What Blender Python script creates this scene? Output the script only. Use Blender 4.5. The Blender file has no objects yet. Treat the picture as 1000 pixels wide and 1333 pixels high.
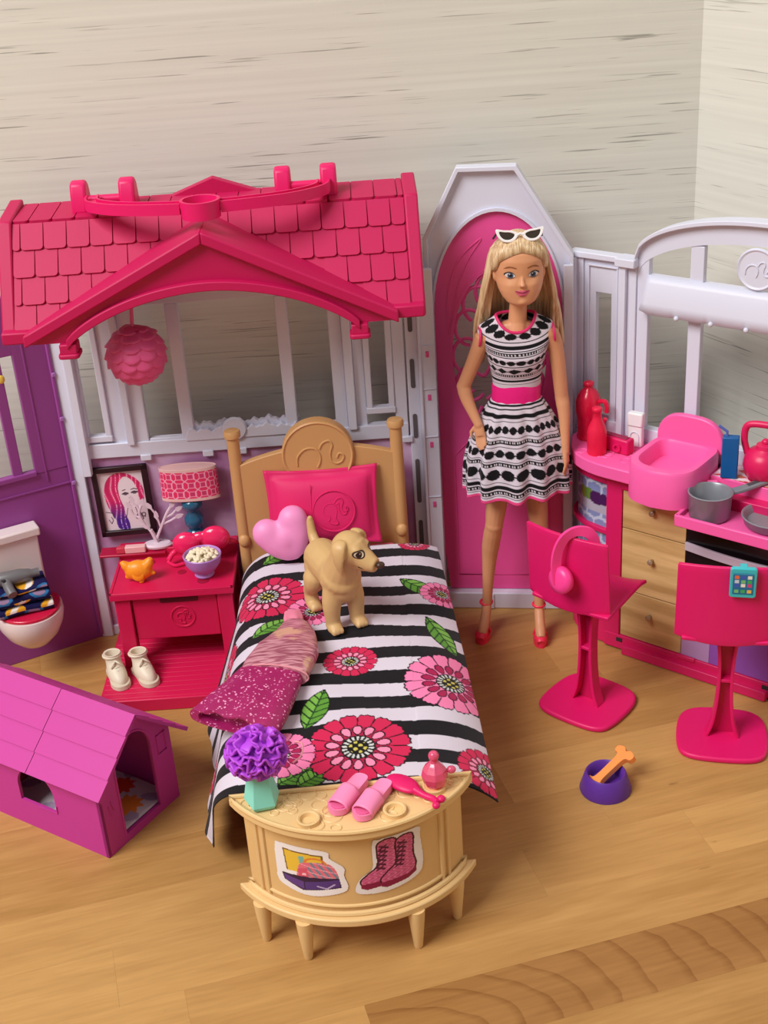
import bpy, bmesh, math, random
import numpy as np
from mathutils import Vector, Matrix
from mathutils.bvhtree import BVHTree

S = 0.01                      # everything below is written in centimetres
random.seed(7); rng = np.random.default_rng(7)
scn = bpy.context.scene
COL = scn.collection
R = math.radians

# ------------------------------------------------------------------ camera
def setup_camera():
    th, rl = R(27.0), R(4.0)
    fw = Vector((0, math.cos(th), -math.sin(th)))
    dn = Vector((0, -math.sin(th), -math.cos(th)))
    rt = Vector((1, 0, 0))
    ix = rt*math.cos(rl) + dn*math.sin(rl)
    iy = -rt*math.sin(rl) + dn*math.cos(rl)
    m = Matrix((ix, -iy, -fw)).transposed().to_4x4()
    m.translation = Vector((0, 0, 0.5075))
    cd = bpy.data.cameras.new('camera'); co = bpy.data.objects.new('camera', cd)
    COL.objects.link(co); co.matrix_world = m
    cd.sensor_fit = 'VERTICAL'; cd.sensor_height = 36.0
    cd.lens = 36.0*1700/1333
    cd.clip_start = 0.01; cd.clip_end = 50
    scn.camera = co
setup_camera()

# ------------------------------------------------------------------ light
def setup_light():
    w = bpy.data.worlds.new('room_light'); scn.world = w; w.use_nodes = True
    bg = w.node_tree.nodes['Background']
    bg.inputs[0].default_value = (1.0, 0.98, 0.96, 1); bg.inputs[1].default_value = 0.22
    def area(name, loc, target, size, sizey, power, col):
        ld = bpy.data.lights.new(name, 'AREA'); ld.shape = 'RECTANGLE'
        ld.size = size; ld.size_y = sizey; ld.energy = power; ld.color = col
        o = bpy.data.objects.new(name, ld); COL.objects.link(o)
        o.location = loc
        o.rotation_euler = (Vector(target)-Vector(loc)).to_track_quat('-Z', 'Y').to_euler()
    area('window_daylight', (-1.35, -0.35, 2.05), (0, 0.75, 0.12), 1.2, 1.2, 74, (1.0, 0.985, 0.965))
    vs = scn.view_settings
    vs.view_transform = 'Standard'; vs.look = 'None'; vs.gamma = 1; vs.use_curve_mapping = False
    vs.exposure = -0.07
setup_light()

# ------------------------------------------------------------------ materials
def lin(c):
    c = np.asarray(c, float)/255.0
    return np.where(c <= 0.04045, c/12.92, ((c+0.055)/1.055)**2.4)
MATS = {}
def mat(name, col=(200, 200, 200), rough=0.42, spec=0.4, metal=0.0, var=0.0, vscale=30, bump=0.0, bscale=300, trans=0.0, coat=0.0, sheen=0.0):
    if name in MATS: return MATS[name]
    m = bpy.data.materials.new(name); m.use_nodes = True
    nt = m.node_tree; b = nt.nodes['Principled BSDF']
    l = lin(col)
    b.inputs['Base Color'].default_value = (*l, 1)
    b.inputs['Roughness'].default_value = rough
    b.inputs['Specular IOR Level'].default_value = spec
    b.inputs['Metallic'].default_value = metal
    if trans: b.inputs['Transmission Weight'].default_value = trans
    if coat: b.inputs['Coat Weight'].default_value = coat
    if sheen: b.inputs['Sheen Weight'].default_value = sheen
    if var or bump:
        tc = nt.nodes.new('ShaderNodeTexCoord')
    if var:
        n = nt.nodes.new('ShaderNodeTexNoise'); n.inputs['Scale'].default_value = vscale; n.inputs['Detail'].default_value = 4
        nt.links.new(tc.outputs['Object'], n.inputs['Vector'])
        mx = nt.nodes.new('ShaderNodeMix'); mx.data_type = 'RGBA'
        mx.inputs[6].default_value = (*(l*(1-var)), 1); mx.inputs[7].default_value = (*np.minimum(l*(1+var), 1), 1)
        nt.links.new(n.outputs['Fac'], mx.inputs[0]); nt.links.new(mx.outputs[2], b.inputs['Base Color'])
    if bump:
        n2 = nt.nodes.new('ShaderNodeTexNoise'); n2.inputs['Scale'].default_value = bscale; n2.inputs['Detail'].default_value = 3
        nt.links.new(tc.outputs['Object'], n2.inputs['Vector'])
        bp = nt.nodes.new('ShaderNodeBump'); bp.inputs['Strength'].default_value = bump; bp.inputs['Distance'].default_value = 0.0004
        nt.links.new(n2.outputs['Fac'], bp.inputs['Height']); nt.links.new(bp.outputs[0], b.inputs['Normal'])
    MATS[name] = m
    return m
def print_mat(name, rough=0.5, spec=0.35, bump=0.0, bscale=2500, sheen=0.0):
    if name in MATS: return MATS[name]
    m = bpy.data.materials.new(name); m.use_nodes = True
    nt = m.node_tree; b = nt.nodes['Principled BSDF']
    a = nt.nodes.new('ShaderNodeVertexColor'); a.layer_name = 'Col'
    nt.links.new(a.outputs['Color'], b.inputs['Base Color'])
    b.inputs['Roughness'].default_value = rough; b.inputs['Specular IOR Level'].default_value = spec
    if sheen: b.inputs['Sheen Weight'].default_value = sheen
    if bump:
        tc = nt.nodes.new('ShaderNodeTexCoord')
        n2 = nt.nodes.new('ShaderNodeTexNoise'); n2.inputs['Scale'].default_value = bscale
        nt.links.new(tc.outputs['Object'], n2.inputs['Vector'])
        bp = nt.nodes.new('ShaderNodeBump'); bp.inputs['Strength'].default_value = bump; bp.inputs['Distance'].default_value = 0.0003
        nt.links.new(n2.outputs['Fac'], bp.inputs['Height']); nt.links.new(bp.outputs[0], b.inputs['Normal'])
    MATS[name] = m
    return m

# ------------------------------------------------------------------ mesh builder (centimetres)
class MB:
    def __init__(s): s.v = []; s.f = []
    def add(s, vs, fs):
        o = len(s.v); s.v += [tuple(map(float, p)) for p in vs]; s.f += [tuple(i+o for i in f) for f in fs]
        return s
    def xf(s, m, start=0):
        for i in range(start, len(s.v)): s.v[i] = tuple(m @ Vector(s.v[i]))
        return s
    def box(s, x0, x1, y0, y1, z0, z1):
        vs = [(x0,y0,z0),(x1,y0,z0),(x1,y1,z0),(x0,y1,z0),(x0,y0,z1),(x1,y0,z1),(x1,y1,z1),(x0,y1,z1)]
        return s.add(vs, [(0,3,2,1),(4,5,6,7),(0,1,5,4),(1,2,6,5),(2,3,7,6),(3,0,4,7)])
    def prism(s, poly, a, b, axis='z', taper=1.0):
        n = len(poly); cx = sum(p[0] for p in poly)/n; cy = sum(p[1] for p in poly)/n
        def P(p, h, k=1.0):
            u, w = cx+(p[0]-cx)*k, cy+(p[1]-cy)*k
            return {'z': (u, w, h), 'y': (u, h, w), 'x': (h, u, w)}[axis]
        vs = [P(p, a) for p in poly]+[P(p, b, taper) for p in poly]
        fs = [tuple(range(n))[::-1], tuple(range(n, 2*n))]+[(i, (i+1) % n, n+(i+1) % n, n+i) for i in range(n)]
        return s.add(vs, fs)
    def strip(s, A, B, y0, y1, closed=False):
        """band between polylines A and B in the xz plane, extruded from y0 to y1"""
        n = len(A)
        vs = [(p[0], y0, p[1]) for p in A]+[(p[0], y0, p[1]) for p in B]+[(p[0], y1, p[1]) for p in A]+[(p[0], y1, p[1]) for p in B]
        fs = []
        for i in range(n if closed else n-1):
            j = (i+1) % n
            fs += [(i, j, n+j, n+i), (2*n+j, 2*n+i, 3*n+i, 3*n+j), (j, i, 2*n+i, 2*n+j), (n+i, n+j, 3*n+j, 3*n+i)]
        if not closed:
            fs += [(0, n, 3*n, 2*n), (n-1, 3*n-1, 4*n-1, 2*n-1)]
        return s.add(vs, fs)
    def lathe(s, prof, n=32, c=(0, 0, 0), sx=1.0, sy=1.0, a0=0.0):
        vs = []; fs = []
        for r, z in prof:
            for k in range(n):
                a = a0+2*math.pi*k/n
                vs.append((c[0]+r*sx*math.cos(a), c[1]+r*sy*math.sin(a), c[2]+z))
        m = len(prof)
        for i in range(m-1):
            for k in range(n):
                k2 = (k+1) % n
                fs.append((i*n+k, i*n+k2, (i+1)*n+k2, (i+1)*n+k))
        if prof[0] == prof[-1]: return s.add(vs, fs)
        if prof[0][0] > 1e-6: fs.append(tuple(range(n))[::-1])
        if prof[-1][0] > 1e-6: fs.append(tuple((m-1)*n+k for k in range(n)))
        return s.add(vs, fs)
    def tube(s, pts, rad, n=10, closed=False, flat=1.0, up=None):
        pts = [Vector(p) for p in pts]; m = len(pts)
        if not hasattr(rad, '__len__'): rad = [rad]*m
        T = []
        for i in range(m):
            if closed: d = pts[(i+1) % m]-pts[i-1]
            else: d = pts[min(i+1, m-1)]-pts[max(i-1, 0)]
            T.append(d.normalized() if d.length > 1e-9 else Vector((0, 0, 1)))
        u = Vector(up) if up else (Vector((0, 0, 1)) if abs(T[0].z) < 0.9 else Vector((1, 0, 0)))
        vs = []; fs = []
        for i in range(m):
            u = (u-T[i]*u.dot(T[i])).normalized(); w = T[i].cross(u)
            for k in range(n):
                a = 2*math.pi*k/n
                vs.append(pts[i]+u*(rad[i]*flat*math.cos(a))+w*(rad[i]*math.sin(a)))
        for i in range(m if closed else m-1):
            j = (i+1) % m
            for k in range(n):
                k2 = (k+1) % n
                fs.append((i*n+k, i*n+k2, j*n+k2, j*n+k))
        if not closed: fs += [tuple(range(n))[::-1], tuple((m-1)*n+k for k in range(n))]
        return s.add(vs, fs)
    def sweep(s, pts, prof, up=(0, 0, 1), closed=False):
        """sweep a closed 2D profile (side, up) along pts"""
        pts = [Vector(p) for p in pts]; m = len(pts); n = len(prof); U = Vector(up); vs = []; fs = []
        for i in range(m):
            d = (pts[(i+1) % m]-pts[i-1]) if closed else (pts[min(i+1, m-1)]-pts[max(i-1, 0)])
            d.normalize(); side = d.cross(U).normalized(); u2 = side.cross(d)
            for a, b in prof: vs.append(pts[i]+side*a+u2*b)
        for i in range(m if closed else m-1):
            j = (i+1) % m
            for k in range(n):
                k2 = (k+1) % n
                fs.append((i*n+k, i*n+k2, j*n+k2, j*n+k))
        if not closed: fs += [tuple(range(n))[::-1], tuple((m-1)*n+k for k in range(n))]
        return s.add(vs, fs)
    def ball(s, c, rx, ry=None, rz=None, nu=20, nv=12):
        ry = ry or rx; rz = rz or rx; vs = [(c[0], c[1], c[2]-rz)]; fs = []
        for j in range(1, nv):
            t = -math.pi/2+math.pi*j/nv
            for k in range(nu):
                a = 2*math.pi*k/nu
                vs.append((c[0]+rx*math.cos(t)*math.cos(a), c[1]+ry*math.cos(t)*math.sin(a), c[2]+rz*math.sin(t)))
        vs.append((c[0], c[1], c[2]+rz)); L = len(vs)-1
        for k in range(nu):
            k2 = (k+1) % nu
            fs.append((0, 1+k2, 1+k)); fs.append((L, L-nu+k, L-nu+k2))
            for j in range(nv-2):
                a = 1+j*nu
                fs.append((a+k, a+k2, a+nu+k2, a+nu+k))
        return s.add(vs, fs)
    def loft(s, secs, n=28):
        """sections (cx, cy, z, rx, ry_front, ry_back); front is -y"""
        vs = []; fs = []
        for cx, cy, z, rx, rf, rb in secs:
            for k in range(n):
                a = 2*math.pi*k/n; sy = math.sin(a)
                vs.append((cx+rx*math.cos(a), cy+(rb if sy > 0 else rf)*sy, z))
        m = len(secs)
        for i in range(m-1):
            for k in range(n):
                k2 = (k+1) % n
                fs.append((i*n+k, i*n+k2, (i+1)*n+k2, (i+1)*n+k))
        fs += [tuple(range(n))[::-1], tuple((m-1)*n+k for k in range(n))]
        return s.add(vs, fs)
    def build(s, name, m, parent=None, smooth=40, bevel=0.0, seg=2, sub=0, remesh=0.0, relax=0, solid=0.0):
        me = bpy.data.meshes.new(name)
        me.from_pydata([(x*S, y*S, z*S) for x, y, z in s.v], [], s.f); me.validate(); me.update()
        bm = bmesh.new(); bm.from_mesh(me); bmesh.ops.recalc_face_normals(bm, faces=bm.faces); bm.to_mesh(me); bm.free()
        if smooth is not None:
            me.shade_smooth()
            if smooth < 180: me.set_sharp_from_angle(angle=R(smooth))
        o = bpy.data.objects.new(name, me); COL.objects.link(o)
        me.materials.append(m)
        if parent: o.parent = parent
        if remesh:
            k = o.modifiers.new('remesh', 'REMESH'); k.mode = 'VOXEL'; k.voxel_size = remesh*S; k.use_smooth_shade = True
        if relax:
            k = o.modifiers.new('relax', 'SMOOTH'); k.iterations = relax; k.factor = 0.5
        if solid:
            k = o.modifiers.new('thick', 'SOLIDIFY'); k.thickness = solid*S; k.offset = 0
        if bevel:
            k = o.modifiers.new('bevel', 'BEVEL'); k.width = bevel*S; k.segments = seg; k.limit_method = 'ANGLE'; k.angle_limit = R(35)
            k.harden_normals = False
        if sub:
            k = o.modifiers.new('sub', 'SUBSURF'); k.levels = sub; k.render_levels = sub
        return o
def thing(name, label, cat, loc=(0, 0, 0), rz=0.0, group=None, kind=None):
    o = bpy.data.objects.new(name, None); COL.objects.link(o); o.empty_display_size = 0.01
    o.location = [c*S for c in loc]; o.rotation_euler = (0, 0, R(rz))
    tag(o, label, cat, group, kind); return o
def tag(o, label=None, cat=None, group=None, kind=None):
    if label: o['label'] = label
    if cat: o['category'] = cat
    if group: o['group'] = group
    if kind: o['kind'] = kind
    return o
def at(o, loc=(0, 0, 0), rz=0.0, rot=None):
    o.location = [c*S for c in loc]; o.rotation_euler = rot if rot else (0, 0, R(rz)); return o
def clone(o, parent=None, **kw):
    c = o.copy(); COL.objects.link(c); c.parent = parent; return c

def sheet(name, pos, nu, nv, col, m, parent=None, closed=False, solid=0.0, smooth=True):
    """grid surface with a printed colour pattern. pos(u,v)->(...,3) cm, col(u,v)->(...,3) sRGB 0..255"""
    u, v = np.meshgrid(np.linspace(0, 1, nu), np.linspace(0, 1, nv), indexing='ij')
    P = np.asarray(pos(u, v), float).reshape(-1, 3)*S
    C = np.asarray(col(u, v), float).reshape(-1, 3)
    i = np.arange(nu*nv).reshape(nu, nv)
    F = np.stack([i[:-1, :-1], i[1:, :-1], i[1:, 1:], i[:-1, 1:]], -1).reshape(-1, 4)
    if closed:
        F = np.concatenate([F, np.stack([i[-1, :-1], i[0, :-1], i[0, 1:], i[-1, 1:]], -1)])
    me = bpy.data.meshes.new(name)
    me.vertices.add(len(P)); me.vertices.foreach_set('co', P.ravel())
    me.loops.add(F.size); me.loops.foreach_set('vertex_index', F.ravel().astype(np.int32))
    me.polygons.add(len(F)); me.polygons.foreach_set('loop_start', np.arange(0, F.size, 4, dtype=np.int32))
    me.update(calc_edges=True); me.validate()
    a = me.color_attributes.new('Col', 'FLOAT_COLOR', 'POINT')
    a.data.foreach_set('color', np.concatenate([lin(C), np.ones((len(C), 1))], 1).astype(np.float32).ravel())
    if smooth: me.shade_smooth()
    o = bpy.data.objects.new(name, me); COL.objects.link(o); me.materials.append(m)
    if parent: o.parent = parent
    if solid:
        k = o.modifiers.new('thick', 'SOLIDIFY'); k.thickness = solid*S; k.offset = 0
    return o
def inpoly(x, y, poly):
    r = np.zeros(x.shape, bool); n = len(poly)
    for i in range(n):
        x0, y0 = poly[i]; x1, y1 = poly[(i+1) % n]
        if y0 == y1: continue
        c = ((y0 > y) != (y1 > y)) & (x < (x1-x0)*(y-y0)/(y1-y0)+x0)
        r ^= c
    return r
def seg_dist(x, y, a, b):
    dx, dy = b[0]-a[0], b[1]-a[1]; L = dx*dx+dy*dy+1e-12
    t = np.clip(((x-a[0])*dx+(y-a[1])*dy)/L, 0, 1)
    return np.hypot(x-a[0]-t*dx, y-a[1]-t*dy)
def line_dist(x, y, pts):
    d = seg_dist(x, y, pts[0], pts[1])
    for a, b in zip(pts[1:], pts[2:]): d = np.minimum(d, seg_dist(x, y, a, b))
    return d
def curve(pts, n=40, closed=False):
    """Catmull-Rom through pts"""
    P = [np.array(p, float) for p in pts]; m = len(P); out = []
    segs = m if closed else m-1
    per = max(2, n//segs)
    for i in range(segs):
        p1, p2 = P[i], P[(i+1) % m]
        p0 = P[(i-1) % m] if closed else P[max(i-1, 0)]
        p3 = P[(i+2) % m] if closed else P[min(i+2, m-1)]
        for k in range(per):
            t = k/per
            out.append(0.5*((2*p1)+(-p0+p2)*t+(2*p0-5*p1+4*p2-p3)*t*t+(-p0+3*p1-3*p2+p3)*t**3))
    if not closed: out.append(P[-1])
    return [tuple(p) for p in out]
def rrect(x0, x1, y0, y1, r, n=5):
    o = []
    for cx, cy, a in ((x1-r, y1-r, 0), (x0+r, y1-r, 90), (x0+r, y0+r, 180), (x1-r, y0+r, 270)):
        for k in range(n+1):
            t = R(a+90*k/n); o.append((cx+r*math.cos(t), cy+r*math.sin(t)))
    return o
def circ(cx, cy, r, n=24, ry=None):
    return [(cx+r*math.cos(2*math.pi*k/n), cy+(ry or r)*math.sin(2*math.pi*k/n)) for k in range(n)]
def emblem(mb, c, ex, ey, r, t, ring=True, solid=False):
    """round badge with a ponytail profile in low relief"""
    c, ex, ey = Vector(c), Vector(ex).normalized(), Vector(ey).normalized()
    f = lambda p: c+ex*(p[0]*r)+ey*(p[1]*r)
    if ring: mb.tube([f(p) for p in circ(0, 0, 1, 36)], t, 6, closed=True)
    if solid:
        face = curve([(-.12, -.62), (-.3, -.52), (-.2, -.36), (-.24, -.22), (-.42, -.18), (-.5, -.08), (-.5, .08), (-.42, .26), (-.2, .38), (.02, .34), (.12, .2), (.14, 0), (.1, -.2), (.06, -.38), (.16, -.56), (.1, -.66)], 60, True)
        pony = curve([(.02, .34), (.16, .56), (.38, .62), (.46, .42), (.38, .2), (.44, .0), (.62, -.04), (.68, .12), (.58, .2), (.6, -.12), (.44, -.2), (.28, -.06), (.24, .2), (.26, .38), (.12, .3)], 60)
        mb.tube([f(p) for p in face], t*.8, 6, closed=True); mb.tube([f(p) for p in pony], t*.8, 6)
    else:
        head = curve([(-.72, -.35), (-.68, -.02), (-.42, .24), (-.1, .24), (.06, .02), (.05, -.25), (-.05, -.45)], 40)
        pony = curve([(.06, .22), (.18, .42), (.4, .5), (.5, .34), (.42, .08), (.42, -.2), (.58, -.34), (.78, -.28), (.86, -.08), (.72, .02), (.62, -.14)], 50)
        mb.tube([f(p) for p in head], t, 6); mb.tube([f(p) for p in pony], t, 6)
    return mb
# ------------------------------------------------------------------ floor and walls
def wood_mat(name, c1, c2, ring=False):
    m = bpy.data.materials.new(name); m.use_nodes = True; nt = m.node_tree; N = nt.nodes; L = nt.links
    b = N['Principled BSDF']; b.inputs['Roughness'].default_value = 0.42; b.inputs['Specular IOR Level'].default_value = 0.28
    tc = N.new('ShaderNodeTexCoord'); oi = N.new('ShaderNodeObjectInfo')
    ad = N.new('ShaderNodeVectorMath'); ad.operation = 'ADD'
    ml = N.new('ShaderNodeVectorMath'); ml.operation = 'SCALE'; ml.inputs['Scale'].default_value = 7.0
    cb = N.new('ShaderNodeCombineXYZ')
    for i in range(3): L.new(oi.outputs['Random'], cb.inputs[i])
    L.new(cb.outputs[0], ml.inputs[0]); L.new(tc.outputs['Object'], ad.inputs[0]); L.new(ml.outputs[0], ad.inputs[1])
    mp = N.new('ShaderNodeMapping'); mp.inputs['Scale'].default_value = (9, 70, 70); L.new(ad.outputs[0], mp.inputs['Vector'])
    n1 = N.new('ShaderNodeTexNoise'); n1.inputs['Scale'].default_value = 1.0; n1.inputs['Detail'].default_value = 6; n1.inputs['Distortion'].default_value = 0.6
    L.new(mp.outputs[0], n1.inputs['Vector'])
    mp2 = N.new('ShaderNodeMapping'); mp2.inputs['Scale'].default_value = (40, 500, 500); L.new(ad.outputs[0], mp2.inputs['Vector'])
    n2 = N.new('ShaderNodeTexNoise'); n2.inputs['Scale'].default_value = 1.0; n2.inputs['Detail'].default_value = 4
    L.new(mp2.outputs[0], n2.inputs['Vector'])
    a = N.new('ShaderNodeMath'); a.operation = 'MULTIPLY'; a.inputs[1].default_value = 0.35; L.new(n2.outputs['Fac'], a.inputs[0])
    s = N.new('ShaderNodeMath'); s.operation = 'MULTIPLY_ADD'; s.inputs[1].default_value = 0.55; L.new(n1.outputs['Fac'], s.inputs[0]); L.new(a.outputs[0], s.inputs[2])
    rr = N.new('ShaderNodeMath'); rr.operation = 'MULTIPLY_ADD'; rr.inputs[1].default_value = 0.32; L.new(oi.outputs['Random'], rr.inputs[0]); L.new(s.outputs[0], rr.inputs[2])
    fac = rr.outputs[0]
    if ring:
        mp3 = N.new('ShaderNodeMapping'); mp3.inputs['Scale'].default_value = (16, 26, 16); L.new(tc.outputs['Object'], mp3.inputs['Vector'])
        wv = N.new('ShaderNodeTexWave'); wv.wave_type = 'RINGS'; wv.rings_direction = 'Z'; wv.wave_profile = 'SAW'
        wv.inputs['Scale'].default_value = 1.1; wv.inputs['Distortion'].default_value = 5.5; wv.inputs['Detail'].default_value = 2.5; wv.inputs['Detail Scale'].default_value = 0.7
        L.new(mp3.outputs[0], wv.inputs['Vector'])
        r2 = N.new('ShaderNodeMath'); r2.operation = 'MULTIPLY_ADD'; r2.inputs[1].default_value = -0.26; r2.use_clamp = True
        ln = N.new('ShaderNodeMapRange'); ln.inputs[1].default_value = 0.72; ln.inputs[2].default_value = 1.0; L.new(wv.outputs['Fac'], ln.inputs[0])
        L.new(ln.outputs[0], r2.inputs[0]); L.new(rr.outputs[0], r2.inputs[2]); fac = r2.outputs[0]
    mr = N.new('ShaderNodeMapRange'); mr.inputs[1].default_value = 0.2; mr.inputs[2].default_value = 0.85; L.new(fac, mr.inputs[0])
    mx = N.new('ShaderNodeMix'); mx.data_type = 'RGBA'; mx.inputs[6].default_value = (*lin(c1), 1); mx.inputs[7].default_value = (*lin(c2), 1)
    L.new(mr.outputs[0], mx.inputs[0])
    # small dark pores
    mp4 = N.new('ShaderNodeMapping'); mp4.inputs['Scale'].default_value = (60, 170, 100); L.new(ad.outputs[0], mp4.inputs['Vector'])
    n3 = N.new('ShaderNodeTexNoise'); n3.inputs['Scale'].default_value = 1.0; n3.inputs['Detail'].default_value = 1; L.new(mp4.outputs[0], n3.inputs['Vector'])
    m3 = N.new('ShaderNodeMapRange'); m3.inputs[1].default_value = 0.76; m3.inputs[2].default_value = 0.84; m3.inputs[4].default_value = 0.55; L.new(n3.outputs['Fac'], m3.inputs[0])
    mx2 = N.new('ShaderNodeMix'); mx2.data_type = 'RGBA'; mx2.inputs[7].default_value = (*lin((95, 60, 30)), 1)
    L.new(m3.outputs[0], mx2.inputs[0]); L.new(mx.outputs[2], mx2.inputs[6]); L.new(mx2.outputs[2], b.inputs['Base Color'])
    bp = N.new('ShaderNodeBump'); bp.inputs['Strength'].default_value = 0.08; bp.inputs['Distance'].default_value = 0.0005
    L.new(n2.outputs['Fac'], bp.inputs['Height']); L.new(bp.outputs[0], b.inputs['Normal'])
    return m
WOOD = wood_mat('butcher_block', (152, 106, 54), (202, 156, 96))
WOODR = wood_mat('butcher_block_ringed', (134, 88, 44), (180, 132, 76), True)

def wallpaper():
    m = bpy.data.materials.new('wood_look_wallpaper'); m.use_nodes = True; nt = m.node_tree; N = nt.nodes; L = nt.links
    b = N['Principled BSDF']; b.inputs['Roughness'].default_value = 0.5; b.inputs['Specular IOR Level'].default_value = 0.25
    tc = N.new('ShaderNodeTexCoord')
    def noise(sc, det, dis=0):
        mp = N.new('ShaderNodeMapping'); mp.inputs['Scale'].default_value = sc; L.new(tc.outputs['Object'], mp.inputs['Vector'])
        n = N.new('ShaderNodeTexNoise'); n.inputs['Scale'].default_value = 1; n.inputs['Detail'].default_value = det; n.inputs['Distortion'].default_value = dis
        L.new(mp.outputs[0], n.inputs['Vector']); return n.outputs['Fac']
    def rng_(x, a, c, lo=0, hi=1):
        r = N.new('ShaderNodeMapRange'); r.inputs[1].default_value = a; r.inputs[2].default_value = c; r.inputs[3].default_value = lo; r.inputs[4].default_value = hi
        L.new(x, r.inputs[0]); return r.outputs[0]
    def mul(a, c):
        x = N.new('ShaderNodeMath'); x.operation = 'MULTIPLY'; L.new(a, x.inputs[0]); L.new(c, x.inputs[1]); return x.outputs[0]
    streak = mul(rng_(noise((15, 1, 800), 2, .25), .60, .65), rng_(noise((8, 1, 130), 2), .48, .60))
    soft = rng_(noise((2.5, 1, 240), 4, .2), .3, .75)
    mx = N.new('ShaderNodeMix'); mx.data_type = 'RGBA'
    mx.inputs[6].default_value = (*lin((222, 221, 211)), 1); mx.inputs[7].default_value = (*lin((209, 207, 197)), 1); L.new(soft, mx.inputs[0])
    mx2 = N.new('ShaderNodeMix'); mx2.data_type = 'RGBA'; mx2.inputs[7].default_value = (*lin((124, 122, 114)), 1)
    sc = N.new('ShaderNodeMath'); sc.operation = 'MULTIPLY'; sc.inputs[1].default_value = .7; L.new(streak, sc.inputs[0])
    L.new(sc.outputs[0], mx2.inputs[0]); L.new(mx.outputs[2], mx2.inputs[6]); L.new(mx2.outputs[2], b.inputs['Base Color'])
    return m
WALLP = wallpaper()

def make_floor():
    fl = MB().box(-140, 140, -120, 200, -2.0, -0.35).build('floor', WOOD, smooth=None)
    tag(fl, 'honey coloured butcher block wooden surface under the toys', 'floor', kind='structure')
    ang = 13.9; d = np.array([math.cos(R(ang)), math.sin(R(ang))]); n = np.array([-d[1], d[0]])
    o0 = np.array([-1.7, 46.6]); W = 3.9
    rs = random.Random(3)
    for k in range(-7, 14):
        a = -62-rs.random()*24
        joints = []
        if k == 1: joints = [20.2]
        if k == -1: joints = [-1.0]
        while a < 75:
            Lp = rs.uniform(20, 38)
            for j in joints:
                if a < j < a+Lp+8: Lp = j-a
            if k == -1 and a > -1.5: Lp = 40
            b = a+Lp
            mb = MB().box(0, Lp-0.005, 0, W-0.005, -0.3, 0)
            c = o0+d*a+n*(k*W)
            special = (k == -1 and a < 12 < b)
            o = mb.build('plank', WOODR if (k == -1 and -2 < a < 30) else WOOD, fl, smooth=None)
            at(o, (c[0], c[1], 0), ang)
            a = b
    return fl
make_floor()

def make_walls():
    cx, cy = 22.3, 87.0
    w = MB().box(-150, 0, 0, 2, -1, 150).build('wall_back', WALLP, smooth=None); at(w, (cx, cy, 0))
    tag(w, 'pale grey wood-look papered wall behind the dollhouse', 'wall', kind='structure')
    w = MB().box(0, 120, 0, 2, -1, 150).build('wall_right', WALLP, smooth=None); at(w, (cx, cy, 0), -62)
    tag(w, 'pale grey papered side wall behind the toy kitchen', 'wall', kind='structure')
make_walls()

# ------------------------------------------------------------------ plastics
WHITE = mat('white_plastic', (216, 217, 234), 0.4, bump=.03, bscale=600)
HOT = mat('hot_pink_plastic', (222, 18, 102), 0.42, bump=.05, bscale=900)
ROOFP = mat('roof_pink_plastic', (190, 8, 82), 0.55, bump=.08, bscale=500)
DEEP = mat('deep_pink_plastic', (214, 20, 96), 0.42)
BUBBLE = mat('bubblegum_plastic', (250, 100, 172), 0.35)
DOORP = mat('door_pink_plastic', (232, 82, 156), 0.45, bump=.05, bscale=700)
PURP = mat('purple_plastic', (150, 70, 148), 0.45, bump=.06, bscale=600)
REDP = mat('trunk_red_plastic', (208, 24, 78), 0.42, bump=.08, bscale=500)
TAN = mat('tan_plastic', (206, 156, 102), 0.45, bump=.04, bscale=700)
BEIGE = mat('beige_plastic', (228, 192, 136), 0.4)
DARK = mat('dark_slot', (52, 46, 52), 0.6)
GREYM = mat('silver_grey_plastic', (140, 142, 150), 0.3, metal=0.25)
SLOTG = mat('slot_grey', (96, 90, 96), 0.6)

def marble(name, c1, c2, scale=22):
    m = bpy.data.materials.new(name); m.use_nodes = True; nt = m.node_tree; N = nt.nodes; L = nt.links
    b = N['Principled BSDF']; b.inputs['Roughness'].default_value = 0.4; b.inputs['Specular IOR Level'].default_value = .3
    tc = N.new('ShaderNodeTexCoord'); n = N.new('ShaderNodeTexNoise'); n.inputs['Scale'].default_value = scale; n.inputs['Detail'].default_value = 3; n.inputs['Distortion'].default_value = .8
    L.new(tc.outputs['Object'], n.inputs['Vector'])
    r = N.new('ShaderNodeMapRange'); r.inputs[1].default_value = .35; r.inputs[2].default_value = .68; L.new(n.outputs['Fac'], r.inputs[0])
    mx = N.new('ShaderNodeMix'); mx.data_type = 'RGBA'; mx.inputs[6].default_value = (*lin(c1), 1); mx.inputs[7].default_value = (*lin(c2), 1)
    L.new(r.outputs[0], mx.inputs[0]); L.new(mx.outputs[2], b.inputs['Base Color']); return m
WALLPRINT = marble('lilac_cloud_print', (172, 112, 162), (212, 178, 214))

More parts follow.
